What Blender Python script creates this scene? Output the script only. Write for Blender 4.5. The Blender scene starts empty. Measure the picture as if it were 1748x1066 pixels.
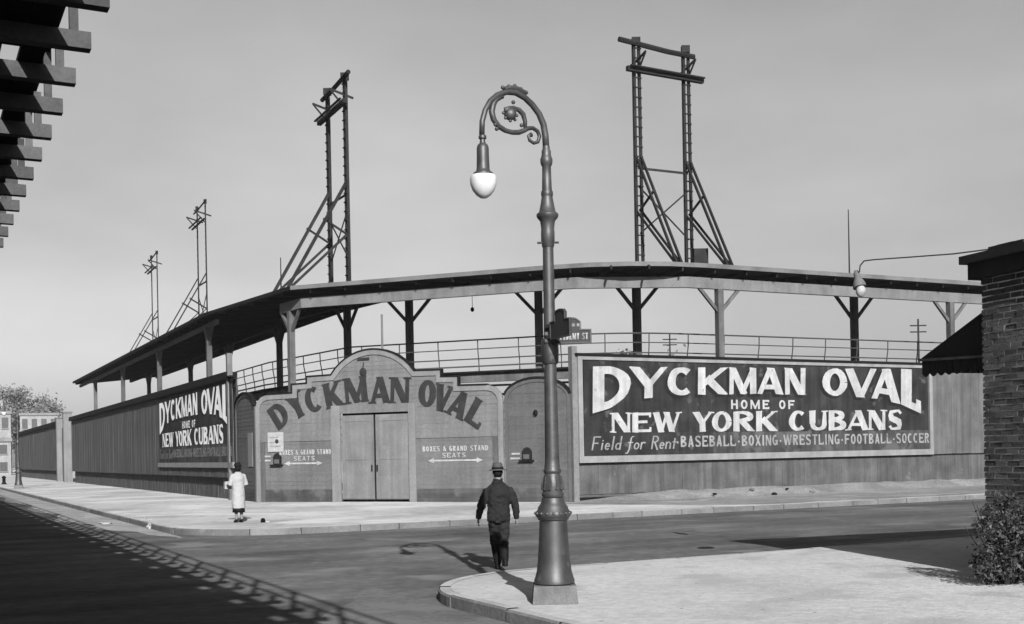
import bpy, bmesh, math, random
from mathutils import Vector, Matrix
random.seed(7)
SC = bpy.context.scene
COL = SC.collection
R = math.radians

# ------------------------------------------------------------------ camera, sky, sun
CAM_Z = 1.95
FPX, ROLL, PX, PY = 2000.0, .019, 874.0, 774.0     # focal length and principal point in photo pixels (1748 wide)
cd = bpy.data.cameras.new('camera'); cam = bpy.data.objects.new('camera', cd); COL.objects.link(cam)
cd.sensor_width = 36; cd.lens = FPX / 1748 * 36; cd.shift_y = (PY - 533) / 1748
cd.clip_end = 6000; cd.clip_start = .05
cam.matrix_world = Matrix.Translation((0, 0, CAM_Z)) @ Matrix.Rotation(R(90), 4, 'X') @ Matrix.Rotation(-ROLL, 4, 'Z')
SC.camera = cam

SUN_EL = R(27)
SDIR = Vector((-.186, .983)).normalized()            # where shadows point on the ground
w = bpy.data.worlds.new('World'); SC.world = w; w.use_nodes = True
nt = w.node_tree; nt.nodes.clear()
sky = nt.nodes.new('ShaderNodeTexSky'); sky.sky_type = 'NISHITA'; sky.sun_disc = False
sky.sun_elevation = SUN_EL; sky.sun_rotation = math.atan2(-SDIR.x, -SDIR.y)
sky.air_density = 1.0; sky.dust_density = 2.5; sky.ozone_density = 1.0
bw = nt.nodes.new('ShaderNodeSeparateColor')         # blue-sensitive black and white film sees the sky's blue channel
tc = nt.nodes.new('ShaderNodeTexCoord'); mp = nt.nodes.new('ShaderNodeMapping')
mp.inputs['Scale'].default_value = (1.1, 1.1, 3.0); mp.inputs['Location'].default_value = (2.124, .928, 3.565)
nz = nt.nodes.new('ShaderNodeTexNoise'); nz.inputs['Scale'].default_value = 1.3; nz.inputs['Detail'].default_value = 5; nz.inputs['Roughness'].default_value = .55
mr = nt.nodes.new('ShaderNodeMapRange'); mr.inputs['From Min'].default_value = .35; mr.inputs['From Max'].default_value = .72
mr.inputs['To Min'].default_value = .88; mr.inputs['To Max'].default_value = 1.3
mu = nt.nodes.new('ShaderNodeMath'); mu.operation = 'MULTIPLY'
bg = nt.nodes.new('ShaderNodeBackground'); bg.inputs['Strength'].default_value = .05
wo = nt.nodes.new('ShaderNodeOutputWorld')
L = nt.links.new
L(sky.outputs[0], bw.inputs[0]); L(tc.outputs['Generated'], mp.inputs[0]); L(mp.outputs[0], nz.inputs['Vector']); L(nz.outputs['Fac'], mr.inputs[0])
rb_ = nt.nodes.new('ShaderNodeRGBToBW'); L(sky.outputs[0], rb_.inputs[0])
f1 = nt.nodes.new('ShaderNodeMath'); f1.operation = 'MULTIPLY'; f1.inputs[1].default_value = .62; L(rb_.outputs[0], f1.inputs[0])
f2 = nt.nodes.new('ShaderNodeMath'); f2.operation = 'MULTIPLY_ADD'; f2.inputs[1].default_value = .33; L(bw.outputs[2], f2.inputs[0]); L(f1.outputs[0], f2.inputs[2])
L(f2.outputs[0], mu.inputs[0]); L(mr.outputs[0], mu.inputs[1]); L(mu.outputs[0], bg.inputs['Color']); L(bg.outputs[0], wo.inputs[0])

sl = bpy.data.lights.new('sun', 'SUN'); sl.energy = 5.0; sl.angle = R(.5); sl.color = (1, 1, 1)
so = bpy.data.objects.new('sun', sl); COL.objects.link(so)
so.rotation_euler = Vector((SDIR.x * math.cos(SUN_EL), SDIR.y * math.cos(SUN_EL), -math.sin(SUN_EL))).to_track_quat('-Z', 'Y').to_euler()
so.location = (30, -60, 60)
vs = SC.view_settings; vs.view_transform = 'Standard'; vs.look = 'None'; vs.gamma = 1; vs.exposure = 1.3; vs.use_curve_mapping = False
SC.render.engine = 'CYCLES'

# ------------------------------------------------------------------ helpers
TONE = .64
def mat(name, v, var=.18, scale=3., rough=.85, streak=0., fine=.12, rnd=0., bump=0., bscale=25., spec=.06, wear=None, metal=0., spots=None, lane=None):
    """grey procedural material: broad blotches, fine grain, vertical streaks, per-object tone, worn patches"""
    v *= TONE; wear = wear and (wear[0] * TONE, wear[1], wear[2])
    m = bpy.data.materials.new(name); m.use_nodes = True
    n = m.node_tree; bs = n.nodes['Principled BSDF']; lk = n.links.new
    bs.inputs['Roughness'].default_value = rough; bs.inputs['Metallic'].default_value = metal
    bs.inputs['Specular IOR Level'].default_value = spec
    g = n.nodes.new('ShaderNodeNewGeometry')
    def noise(sc, det, lo, hi, f0=.3, f1=.7, vec=None):
        t = n.nodes.new('ShaderNodeTexNoise'); t.inputs['Scale'].default_value = sc; t.inputs['Detail'].default_value = det
        lk(vec or g.outputs['Position'], t.inputs['Vector'])
        r = n.nodes.new('ShaderNodeMapRange'); r.inputs['From Min'].default_value = f0; r.inputs['From Max'].default_value = f1
        r.inputs['To Min'].default_value = lo; r.inputs['To Max'].default_value = hi
        lk(t.outputs['Fac'], r.inputs[0]); return r.outputs[0], t
    def mul(a, b):
        x = n.nodes.new('ShaderNodeMath'); x.operation = 'MULTIPLY'
        for i, q in enumerate((a, b)):
            if isinstance(q, float): x.inputs[i].default_value = q
            else: lk(q, x.inputs[i])
        return x.outputs[0]
    o, _ = noise(scale, 5, 1 - var, 1 + var); o = mul(o, float(v))
    if fine: f, _ = noise(scale * 14, 3, 1 - fine, 1 + fine); o = mul(o, f)
    if streak:
        mp = n.nodes.new('ShaderNodeMapping'); mp.inputs['Scale'].default_value = (1, 1, .06); lk(g.outputs['Position'], mp.inputs[0])
        f, _ = noise(5., 4, 1 - streak, 1 + streak, vec=mp.outputs[0]); o = mul(o, f)
    if rnd:
        oi = n.nodes.new('ShaderNodeObjectInfo'); r = n.nodes.new('ShaderNodeMapRange')
        r.inputs['To Min'].default_value = 1 - rnd; r.inputs['To Max'].default_value = 1 + rnd
        lk(oi.outputs['Random'], r.inputs[0]); o = mul(o, r.outputs[0])
    if wear:                                             # (grey, noise scale, threshold)
        f, _ = noise(wear[1], 6, 0, 1, wear[2], wear[2] + .08)
        x = n.nodes.new('ShaderNodeMix'); lk(f, x.inputs[0]); lk(o, x.inputs[2]); x.inputs[3].default_value = wear[0]; o = x.outputs[0]
    if lane is not None:                                 # wheel-worn streaks along a street direction
        mp = n.nodes.new('ShaderNodeMapping'); mp.inputs['Rotation'].default_value = (0, 0, -lane); lk(g.outputs['Position'], mp.inputs[0])
        m2 = n.nodes.new('ShaderNodeMapping'); m2.inputs['Scale'].default_value = (.07, 1, 1); lk(mp.outputs[0], m2.inputs[0])
        f, _ = noise(.9, 5, .72, 1.3, vec=m2.outputs[0]); o = mul(o, f)
    if spots:                                            # small stains and grit: (grey, noise scale, threshold)
        f, _ = noise(spots[1], 2, 0, 1, spots[2], spots[2] + .03)
        x = n.nodes.new('ShaderNodeMix'); lk(f, x.inputs[0]); lk(o, x.inputs[2]); x.inputs[3].default_value = spots[0] * TONE; o = x.outputs[0]
    cmb = n.nodes.new('ShaderNodeCombineColor')
    for i in range(3): lk(o, cmb.inputs[i])
    lk(cmb.outputs[0], bs.inputs['Base Color'])
    if bump:
        t = n.nodes.new('ShaderNodeTexNoise'); t.inputs['Scale'].default_value = bscale; t.inputs['Detail'].default_value = 4; lk(g.outputs['Position'], t.inputs['Vector'])
        b = n.nodes.new('ShaderNodeBump'); b.inputs['Strength'].default_value = bump; b.inputs['Distance'].default_value = .02
        lk(t.outputs['Fac'], b.inputs['Height']); lk(b.outputs[0], bs.inputs['Normal'])
    return m

M = dict(
    road=mat('road', .102, .34, .3, .9, fine=.2, bump=.6, bscale=14, wear=(.145, .5, .57), lane=R(28.5), spots=(.2, 3.1, .74)),
    ground=mat('earth', .12, .25, .1, .95),
    walk=mat('pale_concrete', .42, .12, .5, .9, fine=.12, bump=.6, bscale=18, wear=(.34, .9, .56), spots=(.22, 6., .71)),
    dust=mat('dusty_pavement', .4, .28, .22, .95, fine=.15, bump=.6, bscale=9, wear=(.52, .3, .55), spots=(.2, 2.2, .72)),
    gutter=mat('gutter_dust', .27, .25, .7, .95, fine=.2, bump=.5, bscale=10, wear=(.2, 1.1, .55)),
    roadside=mat('worn_roadside', .125, .3, .7, .95, fine=.2, bump=.5, bscale=10, wear=(.15, .9, .55)),
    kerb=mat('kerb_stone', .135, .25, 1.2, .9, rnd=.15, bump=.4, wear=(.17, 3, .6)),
    footway=mat('worn_earth', .21, .3, .4, .95, fine=.2, bump=.6, bscale=8, wear=(.3, .5, .58), spots=(.34, 2.6, .72)),
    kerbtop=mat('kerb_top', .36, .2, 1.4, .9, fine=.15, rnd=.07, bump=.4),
    bank=mat('earth_bank', .19, .25, .8, .95, fine=.25, bump=.8, bscale=7),
    tarwood=mat('creosoted_timber', .014, .3, 2, .9, rnd=.2, bump=.3),
    tie=mat('weathered_tie', .068, .3, 2, .9, rnd=.25, bump=.3),
    steel=mat('riveted_steel', .015, .25, 2, .6, metal=.0),
    gate=mat('pale_painted_board', .13, .12, .8, .75, streak=.12, rnd=.035, wear=(.1, 2.2, .66)),
    dado=mat('dark_dado_board', .108, .15, .8, .75, streak=.12, rnd=.04, wear=(.1, 2., .66)),
    foot=mat('stained_foot_board', .058, .3, 1.2, .8, streak=.15, rnd=.1, wear=(.09, 1.6, .55)),
    trim=mat('light_trim', .165, .12, 1.2, .75, streak=.1),
    door=mat('door_paint', .145, .12, 1.5, .75, streak=.15, wear=(.18, 1.2, .62)),
    wing=mat('wing_board', .078, .12, .8, .75, streak=.12, rnd=.06),
    fence=mat('fence_board', .072, .25, 1.5, .85, streak=.25, rnd=.04, wear=(.12, 2.5, .68)),
    fenceu=mat('upper_fence_board', .088, .18, 1.5, .85, streak=.22, rnd=.07, wear=(.16, 4, .72)),
    fencel=mat('long_fence_paint', .066, .15, .6, .85, streak=.15),
    sign=mat('sign_ground', .022, .35, 1.4, .7, streak=.3, rnd=.2, wear=(.06, 2.2, .6)),
    signlow=mat('faded_sign_band', .04, .35, 1.4, .8, streak=.3, wear=(.075, 1.1, .52)),
    signframe=mat('sign_frame', .19, .15, 2, .75, streak=.1),
    white=mat('sign_white', .3, .16, 2.5, .75, streak=.14, wear=(.16, 3.5, .64)),
    litwhite=mat('light_raised_white', .75, .1, 2.5, .75, streak=.1, wear=(.6, 3.5, .68)),  # white raised to paint in sunlight the left board catches only at a graze
    faint=mat('faded_lettering', .2, .25, 3, .8, wear=(.11, 4, .60)),
    glet=mat('dark_lettering', .026, .25, 3, .75, wear=(.05, 5, .7)),
    black=mat('black_paint', .012, .2, 3, .8),
    coping=mat('dark_coping', .009, .3, 2, .85),
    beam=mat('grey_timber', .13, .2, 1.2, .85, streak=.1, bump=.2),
    post=mat('post_timber', .085, .25, 1.5, .85, streak=.2, rnd=.15),
    roof=mat('roofing_felt', .014, .3, 1, .9),
    eave=mat('eave_board', .12, .25, 1, .85),
    pipe=mat('pipe_rail', .05, .2, 2, .5),
    deck=mat('stand_timber', .07, .25, 1, .85, rnd=.15),
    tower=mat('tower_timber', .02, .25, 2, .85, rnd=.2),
    iron=mat('lamp_paint', .03, .35, 6, .5, fine=.25, bump=.08, bscale=45, spec=.4, streak=.25, wear=(.06, 9, .64)),
    granite=mat('lamp_plinth', .13, .25, 5, .85, bump=.5, bscale=40),
    globe=mat('opal_glass', .5, .12, 6, .3, fine=0.05, spec=.4, streak=.1),
    enamel=mat('sign_enamel', .025, .15, 5, .5, spec=.2),
    brick=mat('brick', .06, .25, 8, .9, rnd=.4, bump=.6, bscale=45),
    mortar=mat('mortar', .6, .25, 6, .95, bump=.5, bscale=60),
    cornice=mat('dark_cornice', .018, .25, 4, .8),
    canvas=mat('dark_awning_canvas', .016, .2, 3, .9),
    leaf=mat('leaf', .05, .4, 9, .6, rnd=.2, spec=.25),
    hazeleaf=mat('haze_paled_leaf', .13, .35, .5, .7, rnd=.1),  # leaf tone lightened so the colour carries the haze of distance
    stem=mat('stem', .03, .3, 5, .9),
    skin=mat('skin', .17, .06, 6, .6, fine=0),
    jacket=mat('dark_jacket', .017, .2, 5, .9, bump=.3, bscale=50),
    trouser=mat('trouser', .022, .2, 5, .9, bump=.3, bscale=50),
    boot=mat('black_boot', .008, .2, 8, .6),
    hat=mat('grey_felt', .06, .15, 8, .9),
    coat=mat('white_coat', .30, .06, 4, .9, fine=.05),
    house=mat('pale_house', .22, .15, .2, .85, streak=.1),
    hroof=mat('house_roof', .06, .2, .2, .85),
    glass=mat('window_glass', .06, .1, .5, .15, spec=.5),
    paper=mat('paper', .3, .15, 9, .9),
)

class MB:
    def __init__(s): s.v = []; s.f = []
    def add(s, vs, fs):
        b = len(s.v); s.v += [tuple(p) for p in vs]; s.f += [tuple(i + b for i in q) for q in fs]; return s
    def quad(s, a, b, c, d): return s.add((a, b, c, d), ((0, 1, 2, 3),))
    def hexa(s, p): return s.add(p, ((0, 3, 2, 1), (4, 5, 6, 7), (0, 1, 5, 4), (1, 2, 6, 5), (2, 3, 7, 6), (3, 0, 4, 7)))
    def box(s, x0, x1, y0, y1, z0, z1):
        return s.hexa([(x0, y0, z0), (x1, y0, z0), (x1, y1, z0), (x0, y1, z0), (x0, y0, z1), (x1, y0, z1), (x1, y1, z1), (x0, y1, z1)])
    def beam(s, a, b, wd, ht, up=(0, 0, 1)):
        a = Vector(a); b = Vector(b); d = (b - a).normalized(); u = Vector(up)
        if abs(d.dot(u)) > .98: u = Vector((1, 0, 0))
        r = d.cross(u).normalized(); u = r.cross(d).normalized()
        r *= wd / 2; u *= ht / 2
        return s.hexa([a - r - u, a + r - u, a + r + u, a - r + u, b - r - u, b + r - u, b + r + u, b - r + u])
    def tube(s, path, rad, n=8, cap=True):
        P = [Vector(p) for p in path]; k = len(P); rr = rad if isinstance(rad, (list, tuple)) else [rad] * k
        ref = Vector((0, 0, 1)); base = len(s.v); pu = None
        for i in range(k):
            d = (P[min(i + 1, k - 1)] - P[max(i - 1, 0)]).normalized()
            if pu is None:
                u = ref if abs(d.dot(ref)) < .9 else Vector((1, 0, 0))
            else: u = pu
            u = (u - d * u.dot(d)).normalized(); pu = u; q = d.cross(u)
            r = rr[i]; rx, ry = r if isinstance(r, tuple) else (r, r)
            for j in range(n):
                t = 2 * math.pi * j / n; s.v.append(tuple(P[i] + u * (ry * math.sin(t)) + q * (rx * math.cos(t))))
        for i in range(k - 1):
            for j in range(n):
                a = base + i * n + j; b = base + i * n + (j + 1) % n; s.f.append((a, b, b + n, a + n))
        if cap: s.f.append(tuple(base + j for j in range(n))[::-1]); s.f.append(tuple(base + (k - 1) * n + j for j in range(n)))
        return s
    def lathe(s, prof, n=24, c=(0, 0), flute=None):
        base = len(s.v); k = len(prof)
        for r, z in prof:
            for j in range(n):
                t = 2 * math.pi * j / n; s.v.append((c[0] + r * math.cos(t), c[1] + r * math.sin(t), z))
        for i in range(k - 1):
            for j in range(n):
                a = base + i * n + j; b = base + i * n + (j + 1) % n; s.f.append((a, b, b + n, a + n))
        s.f.append(tuple(base + j for j in range(n))[::-1]); s.f.append(tuple(base + (k - 1) * n + j for j in range(n)))
        return s
    def loft(s, rings):      # rings: (cx, cy, cz, rx, ry) horizontal ellipses
        n = 20; base = len(s.v)
        for cx, cy, cz, rx, ry in rings:
            for j in range(n):
                t = 2 * math.pi * j / n; s.v.append((cx + rx * math.cos(t), cy + ry * math.sin(t), cz))
        for i in range(len(rings) - 1):
            for j in range(n):
                a = base + i * n + j; b = base + i * n + (j + 1) % n; s.f.append((a, b, b + n, a + n))
        s.f.append(tuple(base + j for j in range(n))[::-1]); s.f.append(tuple(base + (len(rings) - 1) * n + j for j in range(n)))
        return s
    def ball(s, c, rx, ry=None, rz=None, n=14):
        ry = ry or rx; rz = rz or rx
        pr = [(math.sin(math.pi * (i + .02) / (n + .04)), -math.cos(math.pi * (i + .02) / (n + .04))) for i in range(n + 1)]
        return s.loft([(c[0], c[1], c[2] + z * rz, r * rx, r * ry) for r, z in pr])
    def prism(s, pts, y0, y1):   # outline in x,z pushed through y
        k = len(pts); b = len(s.v)
        s.v += [(x, y0, z) for x, z in pts] + [(x, y1, z) for x, z in pts]
        s.f.append(tuple(b + i for i in range(k))); s.f.append(tuple(b + k + i for i in range(k))[::-1])
        for i in range(k):
            j = (i + 1) % k; s.f.append((b + i, b + k + i, b + k + j, b + j))
        return s
    def mesh(s, name, m, smooth=False, off=(0, 0, 0)):
        me = bpy.data.meshes.new(name)
        me.from_pydata([(x - off[0], y - off[1], z - off[2]) for x, y, z in s.v] if any(off) else s.v, [], s.f)
        bm = bmesh.new(); bm.from_mesh(me); bmesh.ops.recalc_face_normals(bm, faces=bm.faces); bm.to_mesh(me); bm.free()
        if smooth:
            for p in me.polygons: p.use_smooth = True
        me.materials.append(M[m]); me.update(); return me
    def build(s, name, m, parent=None, smooth=False, world=False, loc=None, angle=None):
        me = s.mesh(name, m, smooth, tuple(parent.location) if (world and parent) else (0, 0, 0))
        if smooth and angle: me.set_sharp_from_angle(angle=R(angle))
        o = bpy.data.objects.new(name, me); COL.objects.link(o)
        if parent: o.parent = parent
        if loc: o.location = loc
        return o

def tag(o, label=None, cat=None, group=None, kind=None):
    if label: o['label'] = label
    if cat: o['category'] = cat
    if group: o['group'] = group
    if kind: o['kind'] = kind
    return o
def thing(name, label, cat, loc=(0, 0, 0), rz=0., group=None):
    o = bpy.data.objects.new(name, None); COL.objects.link(o); o.empty_display_size = .3
    o.location = loc; o.rotation_euler = (0, 0, rz); return tag(o, label, cat, group)
def inst(me, name, parent, loc=(0, 0, 0), rot=(0, 0, 0), scale=None):
    o = bpy.data.objects.new(name, me); COL.objects.link(o); o.parent = parent; o.location = loc; o.rotation_euler = rot
    if scale: o.scale = scale
    return o
def copy_tree(o, parent=None):
    c = o.copy(); COL.objects.link(c); c.parent = parent
    for ch in [q for q in bpy.data.objects if q.parent == o]: copy_tree(ch, c)
    return c

# survey: photo pixel -> bearing, used to measure the walls and posts of the place
def ray(x, y):
    dx = x - PX; dy = PY - y
    return (dx + ROLL * dy) / FPX, (dy - ROLL * dx) / FPX
def gnd(x, y, z=0.):
    a, b = ray(x, y); Y = (z - CAM_Z) / b; return Vector((a * Y, Y))
def onwall(W, x, y):
    O, u = W; a, b = ray(x, y); s = (a * O[1] - O[0]) / (u[0] - a * u[1]); return s, CAM_Z + b * (O[1] + u[1] * s)

# street geometry (metres): El street runs along D, its cross street along U
D = Vector((-.459, .8884)).normalized(); N = Vector((D.y, -D.x))
U = Vector((math.cos(R(28.5)), math.sin(R(28.5)))); V = Vector((-U.y, U.x))
WALK = .16
def nv(n, v):
    det = N.x * V.y - N.y * V.x
    return Vector(((n * V.y - v * N.y) / det, (N.x * v - V.x * n) / det))
GO = Vector((-10.41, 47.79)); GU = Vector((12.5, -5.66)).normalized()
WO = Vector((2.18, 42.05))
WLc = GO + 3.3 * D; FL = WLc + 55 * D
GATE = (GO, GU); RW = (WO, U); LW = (FL, -D)
ang = lambda u: math.atan2(u.y, u.x)

# ------------------------------------------------------------------ ground, road, pavements
def sheet(name, pts, z, m):
    mb = MB(); mb.add([(p[0], p[1], z) for p in pts], [tuple(range(len(pts)))])
    return tag(mb.build(name, m), kind='structure')
sheet('ground', [(-900, -700), (900, -700), (900, 1100), (-900, 1100)], -.06, 'ground')
sheet('road', [(-400, -200), (400, -200), (400, 500), (-400, 500)], 0, 'road')
def corner_path(n0, v0, rad, far_n, far_v, sign):
    """kerb line from the El street round the corner into the cross street (sign +1: the far block, -1: the near block)"""
    P = [nv(n0, far_v)]
    cx, cy = n0 + rad, v0 + sign * rad
    for i in range(13):
        t = math.pi / 2 * i / 12
        P.append(nv(cx - rad * math.cos(t), cy - sign * rad * math.sin(t)))
    P.append(nv(far_n, v0)); return P
def block(n0, v0, rad, far_n, far_v, sign, name, m):
    a = corner_path(n0, v0, rad, far_n, far_v, sign); b = corner_path(n0 + .17, v0 + sign * .17, rad - .17, far_n, far_v, sign)
    # kerb line walked by length: separate stones with open joints near the corner, one run beyond
    kb = bpy.data.objects.new('kerb', None); COL.objects.link(kb); tag(kb, kind='structure')
    def sample(path, cum, d):
        for i in range(len(path) - 1):
            if d <= cum[i + 1] or i == len(path) - 2:
                t = (d - cum[i]) / max(1e-6, cum[i + 1] - cum[i]); return path[i].lerp(path[i + 1], t), b[i].lerp(b[i + 1], t)
    cum = [0.]
    for i in range(len(a) - 1): cum.append(cum[-1] + (a[i + 1] - a[i]).length)
    mid = (cum[1] + cum[-2]) / 2; near = 26. if sign < 0 else 42.
    cuts = [0., max(0, mid - near)]; d = cuts[-1]; rq = random.Random(17)
    while d < min(cum[-1], mid + near): d += rq.uniform(1.0, 1.6); cuts.append(d)
    cuts.append(cum[-1]); jn = .012
    for c0, c1 in zip(cuts, cuts[1:]):
        if c1 - c0 < .05: continue
        ds = [c0 + jn] + [c for c in cum if c0 + jn < c < c1 - jn] + [c1 - jn]; mb = MB(); jz, jo = rq.uniform(-.008, .004), rq.uniform(-.008, .008)
        for e0, e1 in zip(ds, ds[1:]):
            (p, s_), (q, r_) = sample(a, cum, e0), sample(a, cum, e1); tp = WALK + jz * (1 if c1 - c0 < 3 else 0)
            mv = (s_ - p).normalized() * (jo if c1 - c0 < 3 else 0); p = p + mv; q = q + mv
            p2 = p.lerp(s_, .15); q2 = q.lerp(r_, .15)
            mb.quad((p.x, p.y, -.02), (q.x, q.y, -.02), (q.x, q.y, tp - .025), (p.x, p.y, tp - .025))
            mb.quad((p.x, p.y, tp - .025), (q.x, q.y, tp - .025), (q2.x, q2.y, tp), (p2.x, p2.y, tp))
            mb.quad((p2.x, p2.y, tp), (q2.x, q2.y, tp), (r_.x, r_.y, tp), (s_.x, s_.y, tp))
        for e in (ds[0], ds[-1]):
            p, s_ = sample(a, cum, e); mb.quad((p.x, p.y, -.02), (s_.x, s_.y, -.02), (s_.x, s_.y, WALK - .01), (p.x, p.y, WALK - .03))
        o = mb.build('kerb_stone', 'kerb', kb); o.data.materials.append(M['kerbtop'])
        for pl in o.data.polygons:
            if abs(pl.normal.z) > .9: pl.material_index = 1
    mb = MB()                                             # bedding below the joints
    for i in range(len(a) - 1):
        p, q = a[i].lerp(b[i], .5), a[i + 1].lerp(b[i + 1], .5); mb.quad((p.x, p.y, -.02), (q.x, q.y, -.02), (q.x, q.y, WALK - .05), (p.x, p.y, WALK - .05)); mb.quad((p.x, p.y, WALK - .05), (q.x, q.y, WALK - .05), (b[i + 1].x, b[i + 1].y, WALK - .05), (b[i].x, b[i].y, WALK - .05))
    mb.build('bedding', 'kerb', kb)
    return sheet(name, b + [nv(far_n, far_v)], WALK - .004, m)
block(6.1, 28.7, 3.2, 260, 420, 1, 'far_pavement', 'dust')
block(6.1, 15.9, 2.6, 200, -120, -1, 'near_pavement', 'walk')
# pale dust drifted along the El street kerbs
for k, (v0, v1, sg) in enumerate(((29.6, 170., 1), (-40., 16.0, -1))):
    mb = MB(); r_ = random.Random(31 + k); prev = None; n_ = 90
    for i in range(n_ + 1):
        v = v0 + (v1 - v0) * (i / n_) ** (2.2 if sg > 0 else .6); w_ = (1.45 if sg > 0 else 2.0) + .3 * math.sin(i * .7) + r_.uniform(-.12, .12)
        if sg > 0 and v < 38: w_ *= max(.03, (v - 29.6) / 8.4) ** .7
        if sg < 0 and v > 12: w_ *= max(.03, (16 - v) / 4) ** .6
        a, b = nv(6.1 - w_, v), nv(6.098, v); cur = ((a.x, a.y, .004), (b.x, b.y, .004))
        if prev: mb.quad(prev[0], cur[0], cur[1], prev[1])
        prev = cur
    tag(mb.build('gutter', 'gutter' if sg > 0 else 'roadside'), kind='structure')
# worn earth footway along the cross street fence
mb = MB(); r_ = random.Random(44); prev = None
for i in range(70):
    s = -2.2 + i * .6; o = WO + U * s; v_in = o.dot(V) - .02; v_out = 28.72 + .5 + r_.uniform(-.1, .15)
    if i < 9: v_out += (9 - i) ** 1.5 * .3 + r_.uniform(-.15, .15)
    n_in = o.dot(N); a, b = nv(n_in, min(v_in, v_in)), nv(n_in, min(v_out, v_in - .1)); cur = ((a.x, a.y, WALK + .001), (b.x, b.y, WALK + .001))
    if prev: mb.quad(prev[0], cur[0], cur[1], prev[1])
    prev = cur
tag(mb.build('footway', 'footway'), kind='structure')
# earth bank along the foot of the cross street fence
mb = MB()
rs = random.Random(3)
prev = None
for i in range(60):
    s = i * .55; o = WO + U * s
    w1 = 1.0 + rs.uniform(-.15, .15); h = .44 + rs.uniform(-.03, .03)
    if s < 4: h = WALK + (h - WALK) * s / 4
    pts = [(o.x + V.x * .1, o.y + V.y * .1, h), (o.x - V.x * .35, o.y - V.y * .35, WALK + (h - WALK) * .7), (o.x - V.x * w1, o.y - V.y * w1, WALK - .01)]
    if prev:
        for k in range(2): mb.quad(prev[k], pts[k], pts[k + 1], prev[k + 1])
    prev = pts
tag(mb.build('earth_bank', 'bank', smooth=True), kind='structure')

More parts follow.
